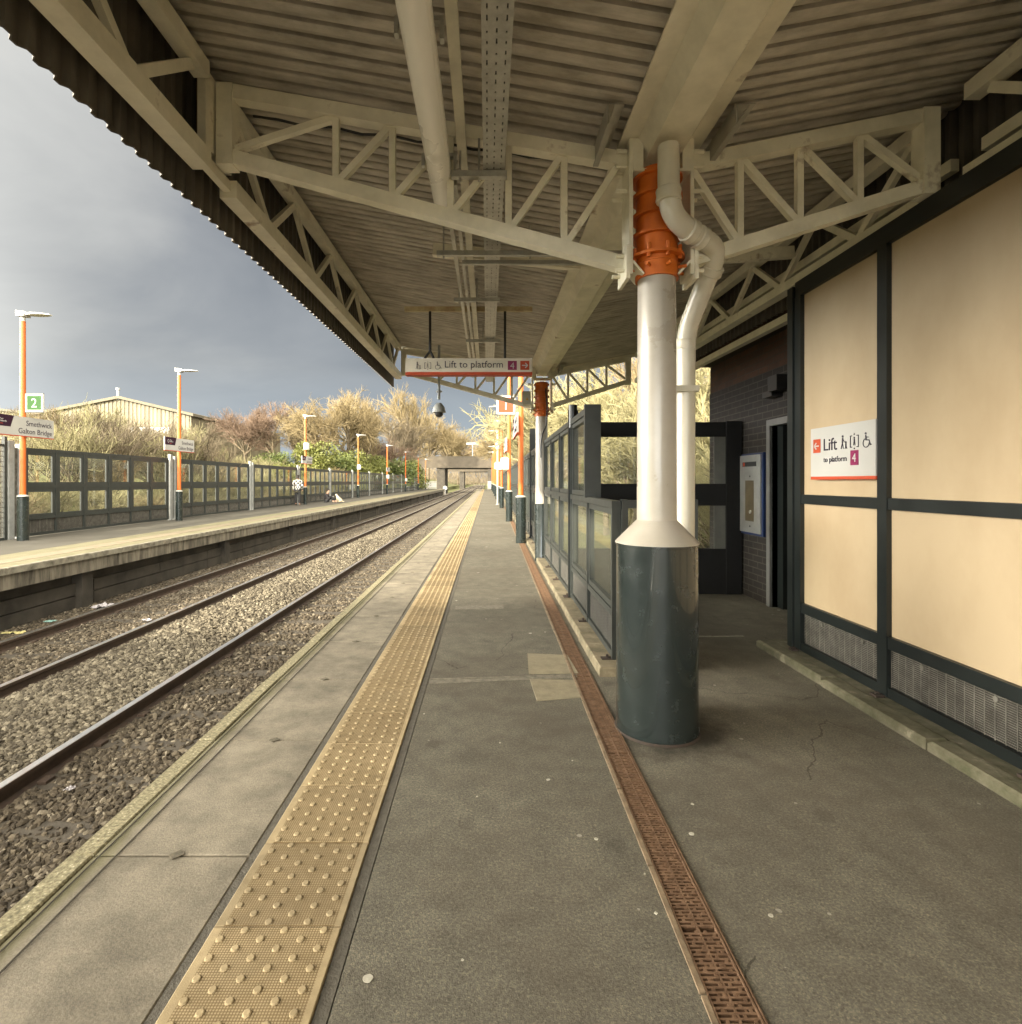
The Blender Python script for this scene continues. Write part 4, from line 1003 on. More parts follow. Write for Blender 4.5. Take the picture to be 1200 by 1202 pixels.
a = MB(); a.tube([(LX-.058,(y0_+y1_)/2-.02,zb_+.27),(LX-.045,(y0_+y1_)/2-.02,zb_+.27)],.022,12); a.build('button', signwhite, fpl)
a = MB(); a.tube([(LX-.048,(y0_+y1_)/2,zt_-.27),(LX-.045,(y0_+y1_)/2,zt_-.27)],.01,8); a.tube([(LX-.048,(y0_+y1_)/2,zb_+.10),(LX-.045,(y0_+y1_)/2,zb_+.10)],.012,8); a.build('keyhole', black, fpl)
# wall lamp/speaker
a = MB(); a.box(LX-.16,LX-.02,5.72,5.9,2.34,2.50); tag(a.build('wall_speaker', black), 'small dark loudspeaker box on the upper brick wall', 'loudspeaker')

# transverse glazed screen behind the column
ws = thing('wind_screen', 'black transverse glazed screen closing the recess behind the large column', 'glazed screen', (2.2,6.85,0))
a = MB(); Y0, Y1 = 6.82, 6.88
a.box(1.04,3.12,Y0,Y1,1.94,2.12); a.box(1.04,3.12,Y0,Y1,1.09,1.36); a.box(1.04,3.12,Y0,Y1,.0,.56)
a.box(2.94,3.13,Y0-.02,Y1+.02,0,2.13); a.box(1.035,1.09,Y0-.01,Y1+.01,0,2.13); a.box(1.98,2.05,Y0-.01,Y1+.01,0,2.125)
a.build('frame', void_, ws)
for x0_, x1_ in ((1.09,1.98),(2.05,2.94)):
    for z0, z1 in ((.56,1.09),(1.36,1.94)):
        a = MB(); a.box(x0_,x1_,Y0+.025,Y0+.033,z0,z1); a.build('pane', glass, ws)
a = MB(); a.box(2.80,2.94,Y0+.01,Y0+.02,.56,1.09); a.box(2.80,2.94,Y0+.01,Y0+.02,1.36,1.94); a.build('reflection_strip', M_('painted_reflection',(.14,.14,.12),(.11,.11,.1),rough=.3), ws)  # opaque grey strips paint a reflection onto the right end of the panes

# ------------------------------------------------------------------ right fence
fprism = fencep
ORD = ['first','second','third','fourth','fifth','sixth','seventh','eighth','ninth','tenth','eleventh','twelfth','thirteenth','fourteenth','fifteenth','sixteenth']
def right_panel(ya, yb, n, label, low_to=None, postw=.05):
    t = thing('platform_fence_panel', label, 'glazed fence', (fx(ya),ya,0), 'glazed fence panels along the near platform')
    st_ = (yb-ya)/n
    fr = MB()
    def bx(y0,y1,z0,z1,d=.03,off=0):
        xa = fx(y0); xb = fx(y1); fr._add([(xa-d+off,y0,z0),(xa+d+off,y0,z0),(xb+d+off,y1,z0),(xb-d+off,y1,z0),(xa-d+off,y0,z1),(xa+d+off,y0,z1),(xb+d+off,y1,z1),(xb-d+off,y1,z1)],
                      [(0,3,2,1),(4,5,6,7),(0,1,5,4),(1,2,6,5),(2,3,7,6),(3,0,4,7)])
    TOP = 2.09
    lt = low_to if low_to else ya
    bx(ya,yb,.075,.12,.026); bx(ya,yb,.385,.435,.028); bx(ya,yb,1.19,1.245,.034)
    if lt < yb: bx(lt,yb,TOP-.06,TOP,.034)
    for i in range(n+1):
        y = ya+i*st_; hi = TOP-.005 if y >= lt-.01 else 1.24
        w = postw if i in (0,n) else .04
        bx(max(ya-.004,y-w/2),min(yb+.004,y+w/2),.07,hi+.003,.032)
    if low_to: bx(lt-.03,lt+.03,1.24,TOP+.02,.075,.02)
    for i in range(n):
        y0_ = ya+i*st_+.045; y1_ = ya+(i+1)*st_-.045
        for (z0,z1) in ((.44,1.185),)+(((1.25,TOP-.065),) if ya+i*st_ >= lt-.3 else ()):
            bx(y0_,y0_+.045,z0,z1,.022); bx(y1_-.045,y1_,z0,z1,.022); bx(y0_+.046,y1_-.046,z0,z0+.045,.022); bx(y0_+.046,y1_-.046,z1-.045,z1,.022)
    fr.build('frame', fprism, t)
    for i in range(n):
        y0_ = ya+i*st_+.09; y1_ = ya+(i+1)*st_-.09
        for (z0,z1) in ((.485,1.14),)+(((1.295,TOP-.11),) if ya+i*st_ >= lt-.3 else ()):
            g_ = MB(); g_.v = [(fx(y0_),y0_,z0),(fx(y1_),y1_,z0),(fx(y1_),y1_,z1),(fx(y0_),y0_,z1)]; g_.f = [(0,1,2,3)]; g_.mi = [0]
            g_.v += [(x+.006,y,z) for x,y,z in g_.v]; g_.f += [(7,6,5,4),(0,4,5,1),(1,5,6,2),(2,6,7,3),(3,7,4,0)]; g_.mi += [0]*5
            g_.build('pane', glass, t)
        a = MB(); a.m = 0; y0_ -= .065; y1_ += .065
        a._add([(fx(y0_)+.004,y0_,.122),(fx(y1_)+.004,y1_,.122),(fx(y1_)+.004,y1_,.383),(fx(y0_)+.004,y0_,.383),(fx(y0_)+.012,y0_,.122),(fx(y1_)+.012,y1_,.122),(fx(y1_)+.012,y1_,.383),(fx(y0_)+.012,y0_,.383)], [(0,3,2,1),(4,5,6,7),(0,1,5,4),(1,2,6,5),(2,3,7,6),(3,0,4,7)])
        a.m = 1
        z = .13
        if ya < 9:
            while z < .38: a.bar((fx(y0_)-.002,y0_,z),(fx(y1_)-.002,y1_,z),.003,.005); z += .0125
            y = y0_+.02
            while y < y1_: a.box(fx(y)-.006,fx(y)-.002,y,y+.004,.122,.383); y += .05
        a.build('mesh_panel', [meshlt, wire2], t)
    for i in range(n+1 if ya < 20 else 0):
        a = MB(); y = ya+i*st_+.03; x = fx(y)-.06; a.box(x-.045,x+.03,y-.025,y+.03,.062,.076); a.box(x-.01,x+.008,y-.008,y+.008,.076,.10); a.build('foot_bracket', darkrust, t)
    return t
meshlt = M_('pale_mesh_backing', (.07,.068,.06), (.045,.044,.04), rough=.8, scale=6)
wire2 = M_('pale_mesh_wire', (.13,.128,.115), (.09,.088,.08), rough=.55, metal=.3, scale=9)
right_panel(4.10, 6.30, 2, 'nearest fence panel behind the large column, its upper half missing at the near end', low_to=5.20)
right_panel(6.34, 9.60, 3, 'tall glazed fence panel between the nearest panel and the slimmer column')
yy = 9.64
lab2 = ['beginning at the slimmer column','passing behind the nearest orange lamp post','passing behind the second orange lamp post']
for i in range(13):
    lb_ = ('tall glazed fence panel '+lab2[i]) if i < 3 else ('glazed right-hand fence panel, %s beyond the slimmer column' % ORD[i])
    right_panel(yy, yy+3.26 if i < 3 else yy+6.6, 3 if i < 3 else 6, lb_); yy += 3.30 if i < 3 else 6.64
a = MB()
a.box(fx(6.3)-.055,fx(6.3)+.06,6.305,6.335,.07,2.20); a.tube([(fx(6.3)+.0,6.32,2.0),(fx(6.3),6.32,2.26)],.05,16)
tag(a.build('fence_post', dark), 'dark post rising above the fence behind the large column', 'fence post')
a = MB(); a.box(fx(12.9)-.05,fx(12.9)+.13,12.92,12.99,.07,2.62); a.box(fx(12.9)-.06,fx(12.9)-.02,12.87,12.90,.07,2.5)
tag(a.build('fence_post', dark), 'tall dark double post above the fence beyond the slimmer column', 'fence post')
# low return gate
rg = thing('low_return_panel', 'low dark glazed return panel joining the fence end behind the large column', 'glazed fence', (1.0,4.1,0))
a = MB()
a.box(fx(4.1)+.035,1.55,4.075,4.125,1.19,1.25); a.box(fx(4.1)+.035,1.55,4.075,4.125,.08,.44); a.box(fx(4.1)+.035,fx(4.1)+.08,4.07,4.13,.07,1.255); a.box(1.30,1.55,4.07,4.13,.0,1.255)
a.build('frame', fencep, rg); a = MB(); a.box(fx(4.1)+.08,1.30,4.095,4.103,.44,1.19); a.build('pane', glass, rg)

# ------------------------------------------------------------------ left fence
lf0 = None
def left_panel(y0):
    t = thing('platform_fence_panel', '', 'glazed fence', (-11.4,y0,0), 'glazed fence panels along the far platform')
    L_ = 6.15; n = 6; st_ = L_/n; x = -11.4
    a = MB()
    a.box(x-.03,x+.03,y0,y0+L_,2.15,2.22); a.box(x-.032,x+.032,y0,y0+L_,1.22,1.29); a.box(x-.03,x+.03,y0,y0+L_,.43,.49); a.box(x-.03,x+.03,y0,y0+L_,.03,.10)
    for i in range(n+1): a.box(x-.034,x+.034,y0+i*st_-.03,y0+i*st_+.03,.03,2.15)
    for i in range(n):
        ya, yb = y0+i*st_+.03, y0+(i+1)*st_-.03
        for z0,z1 in ((.49,1.22),(1.29,2.15)):
            w = .10; a.box(x-.02,x+.02,ya,ya+w,z0,z1); a.box(x-.02,x+.02,yb-w,yb,z0,z1); a.box(x-.019,x+.019,ya+w,yb-w,z0,z0+.08); a.box(x-.019,x+.019,ya+w,yb-w,z1-.10,z1)
    a.build('frame', fencep, t)
    for i in range(n):
        ya, yb = y0+i*st_+.13, y0+(i+1)*st_-.13
        for z0,z1 in ((.57,1.12),(1.37,2.05)):
            a = MB(); a.box(x-.003,x+.003,ya,yb,z0,z1); a.build('pane', glass, t)
        a = MB(); a.m = 0; a.box(x-.012,x-.004,ya-.098,yb+.098,.102,.428); a.m = 1; y = ya-.09
        while y < yb+.09: a.box(x-.004,x+.002,y,y+.012,.102,.428); y += .045
        a.build('mesh_panel', [meshbk, wire], t)
    return t
def left_post(y0):
    t = thing('fence_post', '', 'fence post', (-11.4,y0,0), 'grey posts between the far fence panels')
    a = MB(); a.box(-11.45,-11.35,y0-.2,y0-.05,0,2.36); a.box(-11.47,-11.36,y0+.10,y0+.2,0,2.3); a.build('upright', M_('galv_post_grey',(.30,.31,.30),(.22,.23,.22),rough=.5), t)
    a = MB(); a.box(-11.43,-11.41,y0-.05,y0+.10,.05,2.2); a.build('infill', wire, t)
    return t
LP = left_panel(13.6); LPo = left_post(13.35)
LPl = ['between the two nearest lamp posts','just beyond the second lamp post','behind the person in the checked coat','behind the crouching person']
for i in range(13):
    p = LP if i == 0 else copy_tree(LP); q = LPo if i == 0 else copy_tree(LPo)
    p.location = (-11.4, 13.6+6.7*i, 0); q.location = (-11.4, 13.35+6.7*i, 0)
    p['label'] = 'grey twelve-window fence panel on the far platform, ' + (LPl[i] if i < 4 else '%s from the left' % ORD[i])
    q['label'] = 'light grey fence post on the far platform, %s from the left' % ORD[i]
# wire mesh panel at far left
wm = thing('mesh_fence_panel', 'see-through wire mesh fence panel at the left picture edge', 'mesh fence', (-11.4,12,0))
a = MB()
y = 10.2
while y < 13.1: a.box(-11.402,-11.396,y,y+.012,.05,2.25); y += .06
z = .05
while z < 2.25: a.box(-11.404,-11.398,10.2,13.1,z,z+.012); z += .12
a.build('mesh', wire, wm); a = MB(); 
for y in (10.15,12.2,13.05): a.box(-11.45,-11.37,y,y+.07,0,2.45)
a.box(-11.43,-11.39,10.2,13.1,0,.06); a.box(-11.43,-11.39,10.2,13.1,2.22,2.27); a.build('frame', fencep, wm)

# ------------------------------------------------------------------ lamp posts
def lamp(x, y, label, side=1, r=.062, group='orange lamp posts on both platforms', basemat=None):
    t = thing('lamp_post', label, 'lamp post', (x,y,0), group)
    a = MB(); a.lathe([(.115,0),(.115,1.02),(.118,1.02),(.118,1.035)],(x,y,0),20); a.build('base_sleeve', basemat or basep, t, smooth=True)
    a = MB(); a.lathe([(.122,1.035),(.118,1.05),(.07,1.075)],(x,y,0),20); a.build('collar', signwhite, t, smooth=True)
    a = MB(); a.lathe([(r,1.07),(r*.92,5.15)],(x,y,0),16); a.build('pole', orange_post, t, smooth=True)
    a = MB(); a.lathe([(r*.85,5.15),(r*.85,5.27)],(x,y,0),12)
    s_ = side
    a._add([(x-.10*s_,y-.09,5.26),(x+.10*s_,y-.11,5.25),(x+.10*s_,y+.11,5.25),(x-.10*s_,y+.09,5.26),(x-.14*s_,y-.05,5.40),(x+.12*s_,y-.07,5.36),(x+.12*s_,y+.07,5.36),(x-.14*s_,y+.05,5.40)],
           [(0,3,2,1),(4,5,6,7),(0,1,5,4),(1,2,6,5),(2,3,7,6),(3,0,4,7)])
    a.build('bracket', signwhite, t)
    a = MB(); hp = [(.10,.07),(.30,.13),(.50,.12),(.66,.05)]
    up = [(x+s_*d, y-w, 5.335-.05*(d-.1)) for d,w in hp]+[(x+s_*d, y+w, 5.335-.05*(d-.1)) for d,w in hp[::-1]]
    lo = [(px_,py_,pz-.055+.05*abs(px_-x)) for px_,py_,pz in up]; n = len(up)
    a._add(up+lo, [tuple(range(n)), tuple(range(2*n-1,n-1,-1))]+[(i,n+i,n+(i+1)%n,(i+1)%n) for i in range(n)])
    a.build('lamp_head', M_('lamp_head_grey',(.48,.48,.46),(.42,.42,.4),rough=.4) if 'lamp_head_grey' not in bpy.data.materials else bpy.data.materials['lamp_head_grey'], t)
    return t
L1 = lamp(-10.9, 13.0, 'orange lamp post on the far platform carrying the green platform 2 sign')
lefty = [19.6, 33.2, 46.8, 60.4, 74, 87.6, 98]
labs = ['orange lamp post on the far platform, second from the left, with a name sign','orange lamp post on the far platform beside the person in the checked coat','orange lamp post on the far platform, fourth from the left','orange lamp post on the far platform, fifth from the left','orange lamp post on the far platform, sixth from the left','orange lamp post on the far platform, seventh from the left','farthest orange lamp post on the far platform by the end gate']
for y, l in zip(lefty, labs):
    c = copy_tree(L1); c.location = (-10.9, y, 0); c['label'] = l
R1 = lamp(.76, 12.5, 'nearest orange lamp post on the right carrying the red platform 1 sign', -1)
rl = [(19.2,'second orange lamp post on the right with a name sign'),(29,'third orange lamp post along the right platform'),(36,'fourth orange lamp post along the right platform'),(43,'fifth orange lamp post along the right platform'),(52,'sixth orange lamp post along the right platform'),(62,'seventh orange lamp post along the right platform'),(74,'eighth orange lamp post along the right platform'),(90,'farthest orange lamp post on the right by the platform end')]
for y, l in rl:
    c = copy_tree(R1); c.location = (.76, y, 0); c['label'] = l

# name signs
def name_sign(x, yc, face, label):      # face +1: faces +x ; -1: faces -x
    t = thing('station_name_sign', label, 'sign', (x,yc,2.6), 'station name signs')
    w, h = 1.85, .46; z0 = 2.43; th = .02
    a = MB(); a.box(x-th,x+th,yc-w/2,yc+w/2,z0+.02,z0+h); a.build('panel', signwhite, t)
    a = MB(); a.box(x-th-.001,x+th+.001,yc-w/2,yc+w/2,z0,z0+.02); a.build('stripe', signred, t)
    if face > 0: M = frame_m((x+th, yc-w/2, z0), (0,1,0), (0,0,1))
    else: M = frame_m((x-th, yc+w/2, z0), (0,-1,0), (0,0,1))
    a = MB(M); a.poly([(0,.20),(.60,.20),(.69,.46),(0,.46)],'z',-.002,.002); lgp = a.build('logo_panel', signplum, t)
    a = MB(M)
    for k in range(6):
        t0 = R(60*k+30); c_ = (.20,.33); seg(a,(c_[0]+.05*math.cos(t0),c_[1]+.05*math.sin(t0)),(c_[0]+.05*math.cos(t0+R(52)),c_[1]+.05*math.sin(t0+R(52))),.017,.0035)
    a.build('emblem', signwhite, lgp)
    text('West', .056, M @ Matrix.Translation((.29,.345,.003)), signwhite, lgp, ext=.001)
    text('Midlands', .058, M @ Matrix.Translation((.29,.295,.003)), signwhite, lgp, ext=.001)
    text('Railway', .036, M @ Matrix.Translation((.29,.25,.003)), signred, lgp, ext=.001)
    text('Smethwick', .175, M @ Matrix.Translation((1.79,.26,.002)), signnavy, t, align='RIGHT')
    text('Galton Bridge', .175, M @ Matrix.Translation((1.79,.075,.002)), signnavy, t, align='RIGHT')
    a = MB(); 
    for zz in (z0+.1,z0+h-.1): a.box(x-.09,x+.0,yc-.03+.0,yc+.03,zz-.015,zz+.015) if face > 0 else a.box(x,x+.09,yc-.03,yc+.03,zz-.015,zz+.015)
    a.build('bracket', black, t)
    return t
N1 = name_sign(-10.80, 12.85, 1, 'station name sign on the post carrying the green 2')
for y, l in ((19.45,'station name sign on the second far lamp post from the left'),(33.2,'station name sign on the lamp post beside the person in the checked coat'),(60.4,'station name sign on the fifth far lamp post')):
    c = copy_tree(N1); c.location = (-10.80, y, 2.6); c['label'] = l
N2 = name_sign(.66, 12.9, -1, 'station name sign on the nearest right lamp post')
for y, l in ((19.9,'station name sign on the second right lamp post'),(43.5,'station name sign on the fifth right lamp post')):
    c = copy_tree(N2); c.location = (.66, y, 2.6); c['label'] = l
def number_sign(x0, y, z0, num, m, label):
    t = thing('platform_number_sign', label, 'sign', (x0,y,z0)); w = .42
    a = MB(); a.box(x0,x0+w,y-.02,y+.02,z0,z0+w); a.build('panel', signwhite, t)
    a = MB(); a.box(x0+.045,x0+w-.045,y-.022,y-.02,z0+.045,z0+w-.045); cf = a.build('colour_field', m, t)
    text(num, .30, frame_m((x0+w/2,y-.0225,z0+.105),(1,0,0),(0,0,1)), signwhite, cf, align='CENTER')
    a = MB(); a.box(x0-.10,x0+w,y-.012,y+.012,z0+w,z0+w+.018); a.box(x0-.10,x0+w,y-.012,y+.012,z0-.018,z0); a.build('rail', black, t)
    return t
number_sign(at(30.5,0,13.0)[0], 13.0, 3.02, '2', signgreen, 'green square platform sign reading 2 on the nearest far lamp post')
o = number_sign(at(583,0,12.5)[0], 12.5, 2.90, '1', signred, 'red square platform sign reading 1 on the nearest right lamp post')
# small speaker boxes / help signs on posts
sb = None
for (x,y,z,l) in ((-10.8,33.2,3.5,'white loudspeaker on the lamp post beside the checked coat'),(-10.8,46.8,2.6,'white loudspeaker on the fourth far lamp post'),(-10.8,60.4,1.9,'white box on the fifth far lamp post'),(-10.8,74,1.6,'white box on the sixth far lamp post'),(.62,19.0,2.0,'white box on the second right lamp post'),(.62,29,2.2,'white box on the third right lamp post'),(.62,36,2.4,'white box on the fourth right lamp post')):
    a = MB(); a.cbox(x-.16,x+.12,y-.16,y+.1,z-.2,z+.2,.04); a.tube([(x-.02,y-.17,z+.05),(x-.02,y-.15,z+.05)],.08,12); tag(a.build('post_box', signwhite, loc=(x,y,z)), l, 'loudspeaker', 'white boxes on lamp posts')
# slim white CCTV post on near platform
cp_ = thing('camera_post', 'slim white camera post between the right lamp posts', 'camera post', (.62,33,0))
a = MB(); a.lathe([(.11,0),(.11,.03),(.05,.05),(.05,4.2)],(.62,33,0),14); a.build('pole', greypaint, cp_, smooth=True)
a = MB(); a.lathe([(.11,3.3),(.13,3.45),(.11,3.7)],(.62,32.86,0),14); a.build('camera_head', greypaint, cp_, smooth=True)
# end gates
for (x0,x1,y,l) in ((-11.3,-9.0,98.5,'white gate at the end of the far platform'),(.1,1.2,96.0,'white gate across the end of the near platform')):
    t = thing('platform_end_gate', l, 'gate', (x0,y,0)); a = MB()
    for z in (.1,1.3): a.box(x0,x1,y,y+.04,z,z+.1)
    n = 9
    for i in range(n+1): xx = x0+(x1-x0)*i/n; a.box(xx-.02,xx+.02,y,y+.03,.0,1.4)
    a.build('frame', signwhite, t); a = MB(); a.box(x0+.05,x1-.05,y+.045,y+.05,.3,1.2); a.build('panel', signwhite, t)
a = MB(); a.tube([(-7.9,104,0),(-7.9,104,-1.3)],.06,8); a.tube([(-7.9,103.9,.15),(-7.9,103.95,.15)],.42,20); tag(a.build('trackside_disc_sign', signwhite), 'round white disc sign standing before the road bridge', 'sign')

# ------------------------------------------------------------------ bridges
def bridge(y, x0, x1, zu, zt, depth, label, open0, open1):
    t = thing('road_bridge', label, 'bridge', (-3,y,0))
    a = MB(); a.box(x0-5, x1+14, y, y+depth, zu+.9, zt-.05); a.box(x0-5, x1+14, y-.15, y, zu+.1, zu+1.0)
    a.build('deck', concrete2, t)
    a = MB(); a.box(x0-5,x1+14,y-.02,y+.3,zt-.05,zt+.75); a.box(x0-5,x1+14,y-.08,y+.34,zt+.75,zt+.87); a.build('parapet', concrete2, t)
    a = MB(); n = 9
    for i in range(n): yy = y+.6+i*(depth-1.2)/(n-1); a.box(open0-.6,open1+.6,yy-.2,yy+.2,zu,zu+.9)
    a.build('beam', darkconc, t)
    a = MB(); a.box(open0-1.6,open0,y+.3,y+depth,-1.3,zu+.9); a.build('abutment', darkconc, t); a = MB(); a.box(open1,open1+1.2,y+.3,y+depth,-1.3,zu+.9); a.build('abutment', darkconc, t)
    return t
concrete2 = M_('bridge_concrete', (.095,.079,.058), (.06,.05,.036), rough=.9, scale=.8, detail=8)
bridge(112, -11, 2, 4.0, 5.6, 9, 'concrete road bridge crossing the tracks beyond the platform ends', -8.6, .1)
bridge(190, -11, 4, 4.6, 6.0, 10, 'second farther bridge seen through the opening of the first', -7.9, .8)
mt = thing('tall_light_mast', 'tall grey twin-headed light mast on the road bridge', 'light mast', (-3.1,118,5))
a = MB(); a.tube([(-3.1,118,5),(-3.1,118,9.3)],.10,8); a.build('pole', greypaint, mt); a = MB(); a.box(-4.4,-1.8,117.8,118.3,9.2,9.6); a.build('lamp_head', signwhite, mt)

# ------------------------------------------------------------------ unseen station overbridge behind the camera, sized to shade the near platform
ob_ = thing('station_overbridge', 'unseen station overbridge crossing above both tracks, shaped to shade the near platform', 'bridge', (-5,-10,0))
a = MB(); a.box(-34,22,-13,-9.5,4.75,7.3); a.build('deck', brickred, ob_)
a = MB()
for x in (-20,-9.5,): a.box(x-.6,x+.6,-12.5,-10,-1.2,4.9)
a.build('pier', brickdark, ob_)

# ------------------------------------------------------------------ warehouse and sheds beyond the far platform
clad = M_('cream_cladding', (.235,.205,.135), (.12,.10,.064), rough=.7, scale=.25, detail=9, stretch=(6,6,.6))
def warehouse(x0, x1, y, depth, ze, zr, label, ridge=.5, m=clad):
    t = thing('warehouse', label, 'building', ((x0+x1)/2,y,0)); xr = x0+(x1-x0)*ridge
    a = MB(); n = int((x1-x0)/.42)
    zf = lambda x: ze+(zr-ze)*(1-abs(x-xr)/((xr-x0) if x < xr else (x1-xr)))
    for i in range(n):
        xa = x0+(x1-x0)*i/n; xb = x0+(x1-x0)*(i+.55)/n; xc = x0+(x1-x0)*(i+1)/n
        a.poly([(xa,0),(xb,0),(xb,zf(xb)),(xa,zf(xa))],'y',y-.07,y+depth); a.poly([(xb,0),(xc,0),(xc,zf(xc)),(xb,zf(xb))],'y',y,y+depth)
    a.build('wall', m, t)
    a = MB()
    for p, q in (((x0-.4,ze-.05),(xr,zr)),((xr,zr),(x1+.4,ze-.05))): a.poly([(p[0],p[1]+.02),(q[0],q[1]+.02),(q[0],q[1]+.3),(p[0],p[1]+.3)],'y',y-.4,y+depth+.4)
    a.build('roof', M_('warehouse_roof',(.15,.13,.09),(.10,.09,.065),rough=.8) if 'warehouse_roof' not in bpy.data.materials else bpy.data.materials['warehouse_roof'], t)
    a = MB(); a.box(x0,x1,y-.12,y-.075,ze-2.0,ze-1.85); a.build('rail', M_('clad_rail',(.42,.37,.24),(.36,.31,.2)) if 'clad_rail' not in bpy.data.materials else bpy.data.materials['clad_rail'], t)
    return t
w = warehouse(-47.5, -31.0, 58, 25, 8.2, 10.0, 'cream corrugated warehouse with a low gable roof beyond the far platform', .55)
a = MB(); a.box(-37.2,-33.0,57.4,57.85,5.2,7.0); a.build('signboard', signwhite, w)
a = MB(); a.tube([(-38.6,57.9,9.9),(-38.6,57.9,10.9)],.13,8); a.tube([(-38.6,57.9,10.95),(-38.6,57.9,11.15)],.22,8); a.build('vent', greypaint, w)
warehouse(-85, -49.0, 72, 20, 8.9, 11.6, 'wider brown-roofed shed behind the nearest lamp post at the left', .35)
a = MB(); bld = thing('distant_building', 'pale block glimpsed through the trees beyond the fence', 'building', (-24,130,0)); a.box(-30.5,-27.3,130,140,0,12.2); a.build('wall', M_('pale_render',(.5,.48,.42),(.44,.42,.36)), bld)
a = MB()
for i in range(4):
    for j in range(3): a.box(-30.3+i*.78,-29.8+i*.78,129.93,129.99,4+j*2.8,5.6+j*2.8)
a.build('window', M_('far_window',(.12,.14,.16),(.09,.1,.12),rough=.2), bld)

# ------------------------------------------------------------------ vegetation
def gen_tree(H, seed, spread=.5, stems=1, kids=(9,8,7,6), fine=.011, up=.35, lens=(.42,.34,.19,.10,.055,.035), trunk_frac=None):
    r = np.random.default_rng(seed)
    wood = []; twig = []
    def rec(p, d, L, rad, lvl):
        n = 5 if lvl < 2 else (3 if lvl == 2 else (2 if lvl == 3 else 1))
        pts = [p]; dd = d
        for i in range(n):
            dd = dd + r.normal(0, .16 if lvl else .08, 3) + np.array((0,0,up*.12)); dd /= np.linalg.norm(dd)
            pts.append(pts[-1]+dd*L/n)
        (wood if lvl < 2 else twig).append((pts, rad, rad*(.45 if lvl < 4 else .5)))
        if lvl >= len(kids): return
        nk = kids[lvl]
        for k_ in range(nk):
            t = r.uniform(.28 if lvl else .38, 1.0); f = t*n; i = min(int(f), n-1); q = pts[i]+(pts[i+1]-pts[i])*(f-i)
            ax = r.normal(0,1,3); ax -= ax.dot(dd)*dd; ax /= np.linalg.norm(ax)
            ang = r.uniform(.35,.95)*(spread/.5)
            nd = dd*math.cos(ang)+ax*math.sin(ang); nd[2] += up*(.5 if lvl else .3); nd /= np.linalg.norm(nd)
            rec(q, nd, H*lens[lvl+1]*r.uniform(.7,1.25)*(1.1-.4*t if lvl == 0 else 1), max(fine, rad*(.62 if lvl < 2 else .5)), lvl+1)
    for s_ in range(stems):
        d = np.array((r.normal(0,.25 if stems > 1 else .04), r.normal(0,.25 if stems > 1 else .04), 1.0)); d /= np.linalg.norm(d)
        rec(np.array((r.normal(0,.04*H) if stems > 1 else 0., r.normal(0,.04*H) if stems > 1 else 0., -.3)), d, H*lens[0]*1.25, H*(.017 if stems == 1 else .009), 0)
    return wood, twig
def tubes_np(br, n):
    V = []; F = []; o = 0
    ang = np.arange(n)*2*PI/n; ca = np.cos(ang)[:,None]; sa = np.sin(ang)[:,None]
    for pts, r0, r1 in br:
        k = len(pts); d = pts[-1]-pts[0]; d = d/np.linalg.norm(d)
        a = np.cross(d, (0,0,1) if abs(d[2]) < .9 else (1,0,0)); a /= np.linalg.norm(a); b = np.cross(d, a)
        ring = ca*a+sa*b
        for i, p in enumerate(pts): V.append(p+ring*(r0+(r1-r0)*i/(k-1)))
        for i in range(k-1):
            for j in range(n): F.append((o+i*n+j, o+i*n+(j+1)%n, o+(i+1)*n+(j+1)%n, o+(i+1)*n+j))
        o += k*n
    return np.concatenate(V), np.array(F)
barkm = M_('bark', (.17,.135,.085), (.09,.07,.045), rough=.9, scale=4)
tw = {'gold': M_('golden_twigs', (.225,.175,.088), (.145,.108,.052), rough=.85, scale=.5), 'red': M_('reddish_twigs', (.18,.122,.082), (.12,.08,.052), rough=.85, scale=.5),
      'olive': M_('yellow_green_twigs', (.25,.225,.115), (.16,.145,.07), rough=.85, scale=.5), 'brown': M_('brown_twigs', (.175,.14,.09), (.11,.088,.055), rough=.85, scale=.5)}
protos = {}
def tree_proto(key, name, **k):
    wood, twig = gen_tree(**k)
    t = thing(name, '', 'tree', (0,0,0))
    V, F = tubes_np(wood, 6); fast_mesh('trunk', V, F, barkm, t, True)
    V, F = tubes_np(twig, 3); c = fast_mesh('crown', V, F, tw['gold'], t, False)
    protos[key] = [t, k['H'], False]
tree_proto('A', 'bare_tree', H=10, seed=1, fine=.011, up=.16)
tree_proto('B', 'bare_tree', H=10, seed=5, spread=.46, up=.30, fine=.011)
tree_proto('C', 'bare_tree', H=10, seed=9, spread=.6, up=.10, fine=.011)
tree_proto('D', 'bare_tree', H=10, seed=14, spread=.40, up=.42, kids=(10,8,7,5), fine=.011)
tree_proto('S', 'bare_shrub', H=4, seed=21, stems=9, kids=(6,6,4), fine=.009, up=.5, spread=.45)
tree_proto('N', 'bare_tree', H=8, seed=33, kids=(10,9,8,5), fine=.007, spread=.62, up=.2)
